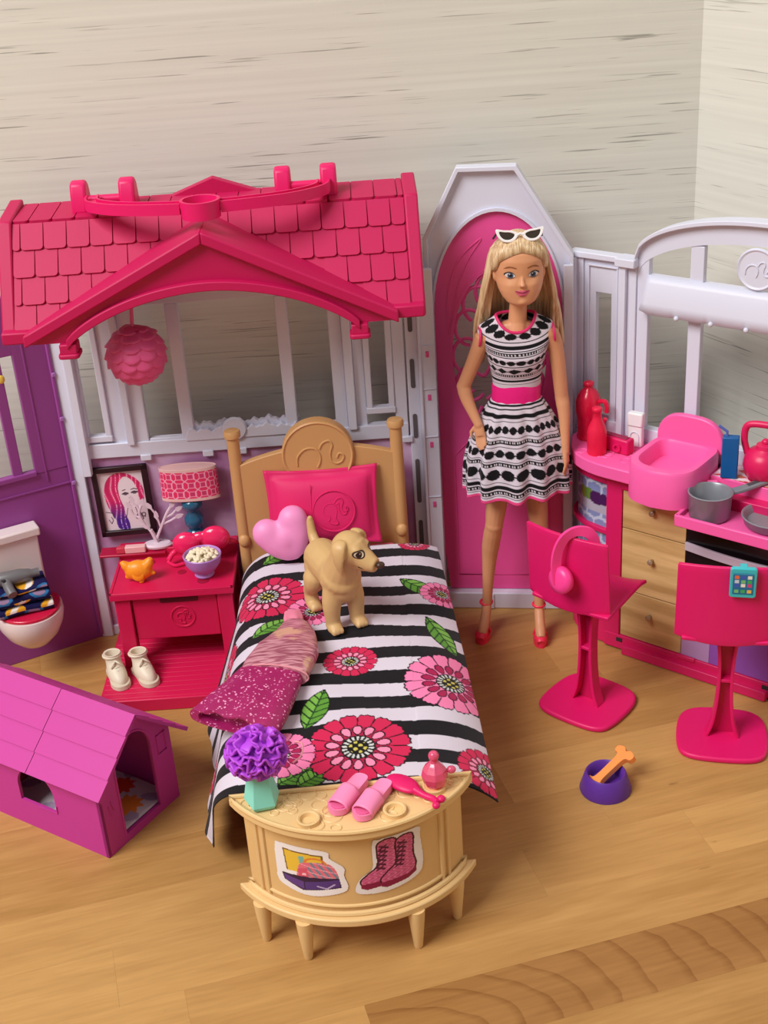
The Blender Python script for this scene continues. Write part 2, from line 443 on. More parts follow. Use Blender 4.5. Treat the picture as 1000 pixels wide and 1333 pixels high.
# ------------------------------------------------------------------ bedroom panel (white windows over a lilac wall)
def bedroom_panel():
    t = thing('dollhouse_bedroom', 'white dollhouse wall panel with five tall windows over a lilac printed wall', 'dollhouse wall', (-8.7, 83, 0))
    X = -8.7
    def bar(name, x0, x1, z0, z1, y0=-.35, y1=.35, m=WHITE, bv=.06, par=t):
        return MB().box(x0-X, x1-X, y0, y1, z0, z1).build(name, m, par, bevel=bv)
    bar('wall_sheet', -20.5, 2.2, 0, 14.35, -.12, .2, WALLPRINT, 0)
    bar('bottom_rail', -20.6, 2.2, 0, .8, -.3, .3)
    bar('sill_rail', -20.3, 2.1, 14.3, 15.35, -.39, .39)
    bar('top_rail', -20.8, 3.6, 25.0, 26.6, -.39, .39)
    bar('corner_post', -21.4, -20.55, 0, 27.0, -.5, .4)
    bar('corner_flange', -20.55, -19.95, 13.2, 27.0, -.9, -.3)
    # frames and mullions
    bar('stile', -20.3, -19.85, 15, 25.0, -.25, .35)
    fr = lambda x0, x1, z0: (bar('window_frame', x0-.42, x0, z0-.4, 25.0), bar('window_frame', x1, x1+.42, z0-.4, 25.0), bar('window_frame', x0-.45, x1+.45, z0-.45, z0, -.4, .3))
    fr(-19.8, -18.65, 15.95); fr(-.25, .85, 16.65)
    bar('stile', -18.25, -17.2, 15.2, 25.0, -.15, .35)
    bar('stile', -17.2, -16.7, 15.2, 25.0, -.6, .3)
    bar('stile', -16.75, -15.75, 15.2, 25.0, -.3, .35)
    bar('mullion', -13.45, -12.6, 15.2, 25.0)
    bar('mullion', -6.25, -5.45, 15.2, 25.0)
    bar('stile', -2.85, -2.0, 15.2, 25.0, -.3, .35)
    bar('stile', -2.0, -1.4, 15.2, 25.0, -.6, .3)
    bar('stile', -1.4, -.67, 15.2, 25.0, -.15, .35)
    bar('stile', 1.27, 2.1, 15.2, 25.0, -.25, .35)
    bar('window_sill', -15.7, -12.95, 15.3, 15.5, -.28, .28); bar('window_sill', -5.55, -2.1, 15.3, 15.75, -.24, .28)
    # moulded flower-box silhouette on the sill
    rs = random.Random(5); top = []; bot = []
    n = 110
    for i in range(n+1):
        x = -13.2+7.9*i/n
        z = 16.0+.1*math.sin(i*.42)+.06*math.sin(i*.9+.5)+.08*math.sin(i*.17+1)
        if i < 4: z = 15.5+.15*i
        if i > n-4: z = 15.6+.12*(n-i)
        top.append((x-X, z)); bot.append((x-X, 15.2))
    MB().strip(top, bot, -.5, -.1).build('flower_box', WHITE, t, smooth=25, bevel=.05)
    MB().strip([(p[0]+.15, p[1]+.28) for p in top[3:-3]], bot[3:-3], -.1, .3).build('flower_box', WHITE, t, smooth=25)
    MB().lathe([(0, 0), (.8, 0), (.85, .1), (.75, .3), (0, .35)], 24).xf(Matrix.Rotation(R(90), 4, 'X')).build('knob', WHITE, t).location = ((-9.8-X)*S, -.35*S, 15.9*S)
    for x in (-16.5, -12.2, -9.9, 1.6):
        bar('clip', x, x+.75, 13.95, 14.4, -.5, -.1)
    # hinge strip on the right with slots and pink pins
    bar('hinge_strip', 2.2, 3.05, 0, 26.4, -.35, .35)
    bar('hinge_flange', 3.05, 4.15, 2.3, 26.2, -.8, -.35)
    bar('hinge_rib', 3.0, 3.2, 2.3, 26.2, -.95, -.35)
    for z0, z1 in ((21.9, 23.6), (17.9, 20.0), (14.2, 16.0), (9.2, 12.6), (5.4, 7.8)):
        mb = MB().prism(rrect(2.42-X, 2.72-X, z0, z1, .14), -.4, -.33, 'y'); mb.build('hinge_slot', SLOTG, t, smooth=None)
    for z in (20.2, 17.1, 13.6, 9.0):
        bar('pin', 3.5, 3.72, z, z+.42, -.86, -.7, DOORP, .03)
        bar('hinge_step', 3.05, 4.1, z+.75, z+.87, -.88, -.75)
bedroom_panel()

# ------------------------------------------------------------------ purple bathroom panel
def bathroom_panel():
    ang = math.degrees(math.atan2(-2.9, -5.7))
    t = thing('dollhouse_bathroom', 'purple dollhouse wall panel with narrow windows behind the toy toilet', 'dollhouse wall', (-21.2, 82.9, 0), ang)
    # local x runs left from the hinge, local +y faces the room interior side
    def bar(name, x0, x1, z0, z1, y0=-.25, y1=.25, m=PURP, bv=.05):
        return MB().box(x0, x1, y0, y1, z0, z1).build(name, m, t, bevel=bv)
    bar('lower_sheet', .15, 16, 0, 14.0, -.15, .2)
    bar('stile', .15, 2.75, 14.0, 26.5)
    bar('mullion', 3.6, 4.25, 14.0, 26.5); bar('mullion', 6.6, 7.4, 14, 26.5); bar('stile', 9.5, 16, 14, 26.5)
    bar('top_rail', 2.7, 16, 22.6, 26.5)
    bar('window_ledge', 2.7, 9.6, 13.9, 14.25, -.2, .42)
    bar('groove_bead', 2.0, 2.12, 13.3, 26.4, .2, .3, PURP, .02); bar('groove_bead', .2, 16, 12.75, 12.87, .2, .3, PURP, .02)
    bar('hinge_ridge', .28, .55, .3, 26.3, .2, .45, PURP, .08)
    for z0, z1 in ((21.6, 23.5), (18.8, 20.4), (15.6, 17.2), (11.2, 14.2), (6.8, 9.0), (3.0, 5.2)):
        MB().prism(rrect(.02, .2, z0, z1, .08), .17, .24, 'y').build('hinge_slot', SLOTG, t, smooth=None)
    for z in (12.6, 17.4, 20.6): bar('pin', .22, .5, z, z+.3, .3, .5, mat('lilac_plastic', (176, 120, 190)), .05)
    tw = MB(); tw.box(4.3, 6.6, .2, .38, 22.9, 23.9); tw.build('shade_rail', WHITE, t, bevel=.08)
    yl = MB().ball((3.75, .35, 21.2), .22, .1, .3).build('latch', mat('yellow_plastic', (235, 200, 90)), t)
    return t
bathroom_panel()

# ------------------------------------------------------------------ roof
RX0, RX1 = -22.3, 3.3
def roof():
    t = thing('dollhouse_roof', 'hot pink shingled dollhouse roof with arched gable and carry handle', 'dollhouse roof', (-9.5, 80, 25), kind='thing')
    OX, OY, OZ = -9.5, 80, 25
    E0 = (76.2, 25.75); T0 = (80.1, 31.45); B0 = (83.9, 31.75)
    def B(mb, name, m=ROOFP, **k):
        mb.xf(Matrix.Translation((-OX, -OY, -OZ))); return mb.build(name, m, t, **k)
    # slope slab, flat top and back
    prof = [(E0[0], E0[1]), (T0[0], T0[1]), (B0[0], B0[1]), (B0[0], B0[1]-.4), (T0[0]+.25, T0[1]-.45), (E0[0]+.3, E0[1]-.25)]
    slope_y = lambda z: E0[0]+(z-E0[1])*(T0[0]-E0[0])/(T0[1]-E0[1])
    def low(x): return max(E0[1], arch(x)+.35) if -18.6 < x < -.4 else E0[1]
    def arch(x): return 25.1+3.1*max(0, 1-min(1, abs((x+9.5)/8.95))**1.9)**.78
    vs = []; fs = []; nx = 120
    for i in range(nx+1):
        x = RX0+.3+(RX1-RX0-.6)*i/nx; z = low(x); y = slope_y(z)
        vs += [(x, y, z), (x, T0[0], T0[1]), (x, B0[0], B0[1]), (x, B0[0], B0[1]-.4), (x, T0[0]+.25, T0[1]-.45), (x, y+.3, z-.2)]
    for i in range(nx):
        for k in range(6): fs.append((i*6+k, i*6+(k+1) % 6, i*6+6+(k+1) % 6, i*6+6+k))
    fs += [(0, 1, 2, 3, 4, 5), tuple(nx*6+k for k in (5, 4, 3, 2, 1, 0))]
    B(MB().add(vs, fs), 'roof_slab', smooth=20)
    B(MB().box(RX0, RX1, 83.4, 84.0, 27, 31.7), 'back_rail', bevel=.1)
    # end boards
    for x0, x1 in ((RX0-.1, RX0+.75), (RX1-.75, RX1+.1)):
        e = [(E0[0]-.35, E0[1]-.55), (T0[0]-.2, T0[1]+.25), (B0[0], B0[1]+.4), (B0[0], B0[1]-.5), (T0[0]+.4, T0[1]-.7), (E0[0]+.6, E0[1]-.55)]
        B(MB().prism(e, x0, x1, 'x'), 'end_board', bevel=.12)
    # eave boards beside the gable
    for x0, x1 in ((RX0, -20.0), (.9, RX1)):
        B(MB().box(x0, x1, 75.6, 76.5, 25.25, 26.0), 'eave_board', bevel=.1)
    # shingles on the slope and the flat top
    sl = Vector((0, E0[0]-T0[0], E0[1]-T0[1])); Ls = sl.length; sl.normalize(); nr = Vector((0, -sl.z*-1, 0))
    nrm = Vector((0, sl.z, -sl.y)); nrm = nrm if nrm.z > 0 else -nrm
    rowh = Ls/4; P = 1.42; cache = {}
    def shingle_mesh(w, h):
        key = (round(w, 2), round(h, 2))
        if key in cache: return cache[key]
        g = .035; r = min(.22, w*.3)
        poly = [(g, 0), (g, -h+r)]+[(g+r-r*math.cos(R(a)), -h+r-r*math.sin(R(a))) for a in (30, 60, 90)]+[(w-g-r+r*math.sin(R(a)), -h+r-r*math.cos(R(a))) for a in (0, 30, 60)]+[(w-g, -h+r), (w-g, 0)]
        mb = MB(); n = len(poly)
        top = [(p[0], p[1], .05+.13*(-p[1]/h)) for p in poly]; bot = [(p[0], p[1], -.02) for p in poly]
        mb.add(bot+top, [tuple(range(n))[::-1], tuple(range(n, 2*n))]+[(i, (i+1) % n, n+(i+1) % n, n+i) for i in range(n)])
        o = mb.build('shingle', ROOFP, t, smooth=None); cache[key] = (o, [True]); return cache[key]
    def put(w, h, mtx):
        o, first = shingle_mesh(w, h)
        if first[0]: first[0] = False; q = o
        else: q = clone(o, t)
        q.matrix_local = mtx
    def lay(org, down, normal, h, x0, x1, off):
        x = x0-off*P
        rot = Matrix(((1, 0, 0), (0, -down.y, -down.z), (0, normal.y, normal.z)))
        rot = Matrix((Vector((1, 0, 0)), -down, normal)).transposed().to_4x4()
        while x < x1-.05:
            a, b = max(x, x0), min(x+P, x1)
            zlo = org[2]+down.z*h
            if b-a > .12 and not (-18.0 < (a+b)/2 < -1.0 and zlo < arch((a+b)/2)+.3):
                m = rot.copy(); m.translation = Vector(((a-OX)*S, (org[1]-OY)*S, (org[2]-OZ)*S)); put(b-a, h, m)
            x += P
    for r in range(4):
        o = Vector((0, T0[0], T0[1]))+sl*(rowh*r)
        lay(o, sl, nrm, rowh, RX0+.75, RX1-.75, .65 if r % 2 == 0 else .05)
    tl = Vector((0, T0[0]-B0[0], T0[1]-B0[1])).normalized(); tn = Vector((0, -tl.z, tl.y)); tn = tn if tn.z > 0 else -tn
    lay(Vector((0, B0[0], B0[1])), tl, tn, (B0[0]-T0[0]), RX0+.75, RX1-.75, .3)
    # gable: chevron, face, arch
    yF = 75.1
    sy = lambda z: E0[0]+(z-E0[1])*(T0[0]-E0[0])/(T0[1]-E0[1])+.2
    xl, xp, xr, zb, zp = -20.9, -9.55, 1.7, 25.75, 31.35
    n = 24
    up = [(xl+(xp-xl)*i/n, zb+(zp-zb)*i/n) for i in range(n)]+[(xp+(xr-xp)*i/n, zp+(zb-zp)*i/n) for i in range(n+1)]
    def arch(x):
        k = (x+9.5)/8.9
        return 25.1+3.1*max(0, 1-min(1, abs(k))**1.9)**.78
    face_lo = [(x, max(min(arch(x), z-.02), 25.2)) for x, z in up]
    B(MB().strip(up, face_lo, yF+.45, yF+.85), 'gable_face', mat('gable_pink', (186, 10, 82), .45), smooth=30)
    mb = MB()
    for side in (-1, 1):
        seq = up[:n+1] if side < 0 else up[n:]
        vs = []; fs = []
        for x, z in seq:
            z2 = z-.75
            vs += [(x, yF, z+.12), (x, max(sy(z), yF+.9), z+.12), (x, max(sy(z), yF+.9), z2+.25), (x, yF, z2+.12)]
        m = len(seq)
        for i in range(m-1):
            for k in range(4):
                a, b_ = i*4+k, i*4+(k+1) % 4; fs.append((a, b_, b_+4, a+4))
        fs += [(0, 1, 2, 3), tuple(4*(m-1)+k for k in (3, 2, 1, 0))]
        mb.add(vs, fs)
    B(mb, 'chevron_board', bevel=.1)
    xs = [-18.35+17.7*i/40 for i in range(41)]
    A = [(x, arch(x)+.28) for x in xs]; Bq = [(x, arch(x)-.28) for x in xs]
    B(MB().strip(A, Bq, yF-.05, yF+1.5), 'arch_rim', smooth=50, bevel=.06)
    for x in (-18.35, -.7):
        mb = MB().box(x-.5, x+.55, yF+.05, yF+1.2, 24.55, 25.2); mb.prism(rrect(x-.62, x+.65, yF-.1, yF+1.3, .25), 24.3, 24.6, 'z')
        B(mb, 'corbel', bevel=.08)
    # small rear gable
    B(MB().strip([(-12.3, 31.7), (-9.4, 32.75), (-6.5, 31.7)], [(-12.3, 31.4), (-9.4, 31.4), (-6.5, 31.4)], 83.4, 84.1), 'rear_gable', smooth=None, bevel=.05)
    # handle
    hp = curve([(-16.6, 81.2, 32.35), (-16.3, 79.6, 32.4), (-14.6, 78.1, 32.45), (-12.2, 77.2, 32.5), (-9.5, 76.9, 32.5), (-6.8, 77.2, 32.5), (-4.3, 78.1, 32.45), (-2.6, 79.6, 32.4), (-2.3, 81.2, 32.35)], 56)
    pr = [(-.42, -.32), (.42, -.32), (.42, .34), (.28, .34), (.28, .02), (-.28, .02), (-.28, .34), (-.42, .34)]
    k1 = [p for p in hp if p[0] < -10.35]; k2 = [p for p in hp if p[0] > -8.65]
    for kk in (k1, k2): B(MB().sweep(kk, pr), 'handle_arm', HOT, smooth=50)
    rg = MB().lathe([(.92, -.55), (1.15, -.55), (1.2, .5), (1.02, .5), (.92, -.55)], 36, (-9.5, 76.75, 32.5)); B(rg, 'handle_ring', HOT, smooth=40)
    for a_, b_ in ((-17.2, -14.6), (-4.4, -1.9)): B(MB().tube([(a_, 81.6, 32.3), (b_, 81.6, 32.3)], .28, 12), 'handle_pivot', HOT)
    for x in (-17.5, -14.5, -4.85, -2.0):
        prof = [(-.95, 0), (-.8, 1.1), (-.5, 1.8), (.1, 1.95), (.6, 1.6), (.95, .4), (1.0, 0)]
        mb = MB().prism([(82+p[0], 31.55+p[1]) for p in prof], x-.5, x+.5, 'x'); B(mb, 'handle_bracket', HOT, bevel=.18, seg=3)
roof()

def hanging_lantern():
    t = thing('hanging_pompom', 'round pink petal pompom hanging under the roof gable', 'pompom', (-15.0, 78.9, 23))
    c = mat('pompom_pink', (232, 92, 152), .45)
    MB().ball((0, 0, 0), 1.75, nu=24, nv=14).build('core', c, t)
    MB().tube([(0, 0, 1.6), (.15, .1, 3.3)], .12, 8).build('stem', c, t)
    # overlapping round petals, shared mesh
    mb = MB(); pts = []
    for i in range(5):
        for j in range(7):
            a = -1+2*j/6; b = i/4; w = .62*math.sqrt(max(0, 1-(b*1.02-.05)**4))
            pts.append((a*w*1.12, .04+.05*(1-a*a)+.07*b-.16*a*a*w, -b*1.05))
    fs = [(i*7+j, i*7+j+1, i*7+j+8, i*7+j+7) for i in range(4) for j in range(6)]
    mb.add(pts, fs)
    proto = mb.build('petal', c, t, smooth=180, solid=.05); first = True
    for r in range(9):
        el = R(78-r*19); cnt = max(3, int(round(11*math.cos(el))))
        for k in range(cnt):
            az = 2*math.pi*(k+.5*(r % 2))/cnt
            n = Vector((math.cos(el)*math.cos(az), math.cos(el)*math.sin(az), math.sin(el)))
            down = Vector((math.sin(el)*math.cos(az), math.sin(el)*math.sin(az), -math.cos(el)))
            x = n.cross(-down)
            q = proto if first else clone(proto, t); first = False
            m = Matrix((x, n, -down)).transposed().to_4x4(); m.translation = (n*1.72-down*.35)*S
            q.matrix_local = m
hanging_lantern()

# ------------------------------------------------------------------ door panel
def door_panel():
    t = thing('dollhouse_doorway', 'white faceted doorway panel holding a pink arched door with scrollwork window', 'dollhouse door', (8.5, 83.1, 0), -9, kind='thing')
    x0, x1 = -4.75, 4.95
    def prof_out(n=1):
        return [(x0+n*.05, 0), (x0+n*.05, 27.9), (-2.45, 32.4-n*.06), (1.35, 32.4-n*.06), (x1-n*.05, 26.6), (x1-n*.05, 0)]
    # arched opening
    ar = lambda i, n: (math.pi*(1-i/n))
    ax, az, rx, rz = 0.0, 22.6, 4.25, 6.9
    inner = [(-rx, 1.4)]+[(ax+rx*math.cos(ar(i, 30)), az+rz*math.sin(ar(i, 30))) for i in range(31)]+[(rx, 1.4)]
    # match outer polyline points to the inner ones by angle from the arch centre
    def outer_pt(p):
        dx, dz = p[0]-ax, p[1]-18
        if p[1] <= 1.5: return (x0 if p[0] < 0 else x1, 0.0)
        best = None; po = prof_out(1)
        for (a, b) in zip(po, po[1:]):
            ex, ez = b[0]-a[0], b[1]-a[1]; det = dx*(-ez)+ex*dz
            if abs(det) < 1e-9: continue
            wx, wz = a[0]-ax, a[1]-18
            tt = (wx*(-ez)+ex*wz)/det; uu = (dx*wz-dz*wx)/det
            if tt > 0 and -1e-6 <= uu <= 1+1e-6: best = (ax+dx*tt, 18+dz*tt)
        return best or p
    outer = [outer_pt(p) for p in inner]
    MB().strip(outer, inner, -.1, .35).build('door_frame', WHITE, t, smooth=20)
    # raised outer lip
    po = prof_out(0); pin = [(x0+.28, 0), (x0+.28, 27.8), (-2.3, 32.1), (1.2, 32.1), (x1-.28, 26.55), (x1-.28, 0)]
    MB().strip(po, pin, -.55, .4).build('frame_lip', WHITE, t, smooth=20, bevel=.04)
    a2 = [(p[0]*1.035, p[1] if p[1] < 2 else az+(p[1]-az)*1.03) for p in inner]
    MB().strip(a2, inner, -.3, .1).build('arch_bead', WHITE, t, smooth=50)
    MB().box(x0+.2, x1-.2, -.6, .4, 0, 1.35).build('threshold', WHITE, t, bevel=.1)
    for xx in (-1.1, 2.6): MB().box(xx, xx+.35, -.7, -.5, .05, 1.25).build('threshold_rib', WHITE, t, bevel=.05)
    # the pink door leaf: full arch with an oval window
    n = 64
    oc = (0.0, 19.6, 3.15, 6.0)
    ov = [(oc[0]+oc[2]*math.cos(2*math.pi*i/n), oc[1]+oc[3]*math.sin(2*math.pi*i/n)) for i in range(n)]
    def leaf_pt(i):
        a = 2*math.pi*i/n; dx, dz = math.cos(a)*oc[2], math.sin(a)*oc[3]
        lo, hi = 0.5, 6
        def inside(k):
            x, z = oc[0]+dx*k, oc[1]+dz*k
            if z < 1.4 or abs(x) > rx: return False
            return z <= az or (x/rx)**2+((z-az)/rz)**2 <= 1
        for _ in range(30):
            m = (lo+hi)/2
            if inside(m): lo = m
            else: hi = m
        return (oc[0]+dx*lo, oc[1]+dz*lo)
    ol = [leaf_pt(i) for i in range(n)]
    leaf = MB().strip(ol, ov, .0, .3, closed=True).build('door_leaf', DOORP, t, smooth=30)
    MB().strip([(p[0]*1.06, oc[1]+(p[1]-oc[1])*1.04) for p in ov], ov, -.08, .05, closed=True).build('window_rim', DOORP, leaf, smooth=40)
    # engraved crescents, scrollwork and lower panel bead
    for s_ in (-1, 1):
        mb = MB()
        pts = curve([(s_*3.35, -.02, 21.2), (s_*3.3, -.02, 24), (s_*2.5, -.02, 26.3), (s_*1.0, -.02, 27.7), (s_*1.9, -.02, 26.3), (s_*2.6, -.02, 24.6), (s_*3.0, -.02, 22.9), (s_*3.35, -.02, 21.2)], 50)
        mb.tube(pts, .05, 6)
        mb.build('door_crescent', DOORP, leaf)
    MB().tube([(-2.3, -.02, 13.3), (-3.3, -.02, 12.2), (-3.3, -.02, 2.6), (3.3, -.02, 2.6), (3.3, -.02, 12.2), (2.3, -.02, 13.3)], .05, 6).build('door_bead', DOORP, leaf)
    mb = MB()
    for k in range(14):
        a = 2*math.pi*k/14
        ctr = (oc[0]+2.15*math.cos(a), oc[1]+4.6*math.sin(a))
        pts = []
        for j in range(15):
            b = a+R(-115+230*j/14)
            pts.append((ctr[0]+1.0*math.cos(b), .12, ctr[1]+1.25*math.sin(b)))
        mb.tube(pts, .13, 8)
    for k in range(8):
        a = 2*math.pi*(k+.5)/8
        mb.tube(curve([(oc[0]+.5*math.cos(a), .12, oc[1]+1.0*math.sin(a)), (oc[0]+1.3*math.cos(a+.25), .12, oc[1]+2.4*math.sin(a+.25)), (oc[0]+1.9*math.cos(a-.1), .12, oc[1]+3.6*math.sin(a-.1))], 12), .13, 8)
    mb.tube([(oc[0]+.5*math.cos(2*math.pi*i/16), .12, oc[1]+1.0*math.sin(2*math.pi*i/16)) for i in range(16)], .13, 8, closed=True)
    mb.build('scrollwork', DOORP, leaf)
    # hinge slots on the right edge
    for z0, z1 in ((22.4, 25), (18.0, 20.2), (13.6, 16)):
        MB().prism(rrect(4.55, 4.8, z0, z1, .12), -.62, -.5, 'y').build('hinge_slot', SLOTG, t, smooth=None)
    MB().box(4.3, 4.95, -.75, -.5, .5, 26).build('hinge_strip', WHITE, t, bevel=.06)
door_panel()
# ------------------------------------------------------------------ kitchen (local x along the wall, local -y towards the room)
KO = (13.3, 81.8); KA = math.degrees(math.atan2(-.642, .767))
def kworld(u, n, z=0):
    return (KO[0]+.767*u-.642*n, KO[1]-.642*u-.767*n, z)

def kitchen_panel():
    t = thing('dollhouse_kitchen', 'white dollhouse wall panel with arched window and valance behind the pink counter', 'dollhouse wall', (*KO, 0), KA)
    Yb = 1.0
    def bar(name, x0, x1, z0, z1, y0=-.3, y1=.3, m=WHITE, bv=.06):
        return MB().box(x0, x1, Yb+y0, Yb+y1, z0, z1).build(name, m, t, bevel=bv)
    bar('lower_sheet', -.6, 22, 0, 14.2, -.1, .2)
    bar('hinge_post', -.6, .3, 0, 26.5)
    bar('hinge_flange', -.75, -.1, 1, 26.3, -.7, -.3)
    bar('sill_rail', .3, 22, 14.0, 15.3, -.36, .36)
    # narrow window
    bar('window_frame', .3, 1.18, 15.2, 26.4, -.15); bar('window_frame', 2.3, 3.1, 15.2, 26.4, -.15); bar('window_frame', 1.1, 2.4, 24.05, 26.4, -.15); bar('window_frame', 1.1, 2.4, 15.2, 15.6, -.15)
    for x in (.62, 2.72): bar('window_bead', x, x+.12, 15.2, 25.9, -.3, -.12, WHITE, .03)
    bar('window_bead', .62, 2.84, 25.8, 25.92, -.3, -.12, WHITE, .03)
    bar('pilaster', 3.1, 3.6, 14.5, 26.6, -.75); bar('pilaster', 3.6, 4.2, 14.5, 26.6, -.42)
    bar('pilaster_cap', 2.9, 4.3, 26.2, 26.75, -.95, .3); bar('top_cap', -.7, 3.2, 26.3, 26.7, -.5, .35)
    bar('window_frame', 4.2, 5.0, 15.2, 27.2, -.27, .27)
    # big arched window
    cxx, hw = 12.6, 8.4
    def az(x, k=0.0): return 26.75+(2.95-k)*math.sqrt(max(0, 1-(abs(x-cxx)/(hw-k*.7))**2.0)) if abs(x-cxx) < hw-k*.7 else 26.75
    xs = [4.2+ (21-4.2)*i/60 for i in range(61)]
    A = [(x, az(x)) for x in xs]; Bq = [(x, max(25.3, az(x)-1.25)) for x in xs]
    MB().strip(A, Bq, Yb-.3, Yb+.3).build('arch_frame', WHITE, t, smooth=30)
    MB().strip([(p[0], p[1]+.28) for p in A], A, Yb-.75, Yb+.35).build('arch_lip', WHITE, t, smooth=30, bevel=.04)
    bar('mullion', 7.78, 8.66, 15.2, 28.0, -.25, .25); bar('mullion', 15.6, 16.4, 15.2, 28, -.25, .25)
    bar('transom', 4.9, 20, 25.1, 25.75, -.29, .29)
    bar('window_frame', 20, 22, 14.2, 27)
    # valance: curved sheet with notched lower edge
    vs = []; n = 10; x0, x1 = 5.0, 20.0
    prof = [(-.3, 25.75), (-.5, 25.3), (-.66, 24.7), (-.78, 24.1), (-.86, 23.45)]
    mb = MB()
    xsv = [x0+(x1-x0)*i/60 for i in range(61)]
    for i, x in enumerate(xsv):
        ph = ((x-x0) % 2.3)/2.3
        dip = .05*math.sin(math.pi*ph)-(.16 if ph < .06 or ph > .94 else 0)
        for j, (y, z) in enumerate(prof):
            mb.v.append((x-(.3*j/4 if i == 0 else 0), Yb+y, z-(dip if j == 4 else 0)))
    m = len(prof)
    for i in range(60):
        for j in range(m-1): mb.f.append((i*m+j, (i+1)*m+j, (i+1)*m+j+1, i*m+j+1))
    mb.build('valance', WHITE, t, smooth=60, solid=.14)
    for k in range(1, 6): MB().ball((x0+2.3*k, Yb-.9, 23.45), .17, nu=10, nv=8).build('valance_bead', WHITE, t)
    d = MB().lathe([(0, 0), (1.25, 0), (1.3, .12), (1.2, .25), (1.08, .18), (0, .18)], 32).xf(Matrix.Rotation(R(90), 4, 'X')).xf(Matrix.Translation((12.15, Yb-.3, 27.1)))
    bd = d.build('badge', WHITE, t, smooth=30)
    emblem(MB(), (12.15, Yb-.5, 27.1), (1, 0, 0), (0, 0, 1), 1.0, .05, ring=False).build('badge_relief', WHITE, bd)
    for z0, z1 in ((21.6, 24.2), (17.8, 20.0), (14.0, 16.0)):
        MB().prism(rrect(-.5, -.25, z0, z1, .12), Yb-.78, Yb-.68, 'y').build('hinge_slot', SLOTG, t, smooth=None)
kitchen_panel()

OAK = None
def oak():
    m = bpy.data.materials.new('oak_drawer_print'); m.use_nodes = True; nt = m.node_tree; N = nt.nodes; L = nt.links
    b = N['Principled BSDF']; b.inputs['Roughness'].default_value = .45; b.inputs['Specular IOR Level'].default_value = .25
    tc = N.new('ShaderNodeTexCoord'); oi = N.new('ShaderNodeObjectInfo')
    ad = N.new('ShaderNodeVectorMath'); ad.operation = 'ADD'; cb = N.new('ShaderNodeCombineXYZ'); L.new(oi.outputs['Random'], cb.inputs[2]); L.new(tc.outputs['Object'], ad.inputs[0]); L.new(cb.outputs[0], ad.inputs[1])
    mp = N.new('ShaderNodeMapping'); mp.inputs['Scale'].default_value = (14, 40, 130); L.new(ad.outputs[0], mp.inputs['Vector'])
    n = N.new('ShaderNodeTexNoise'); n.inputs['Scale'].default_value = 1; n.inputs['Detail'].default_value = 4; L.new(mp.outputs[0], n.inputs['Vector'])
    r = N.new('ShaderNodeMapRange'); r.inputs[1].default_value = .33; r.inputs[2].default_value = .66; L.new(n.outputs['Fac'], r.inputs[0])
    mx = N.new('ShaderNodeMix'); mx.data_type = 'RGBA'; mx.inputs[6].default_value = (*lin((184, 146, 92)), 1); mx.inputs[7].default_value = (*lin((224, 190, 134)), 1)
    L.new(r.outputs[0], mx.inputs[0]); L.new(mx.outputs[2], b.inputs['Base Color']); return m

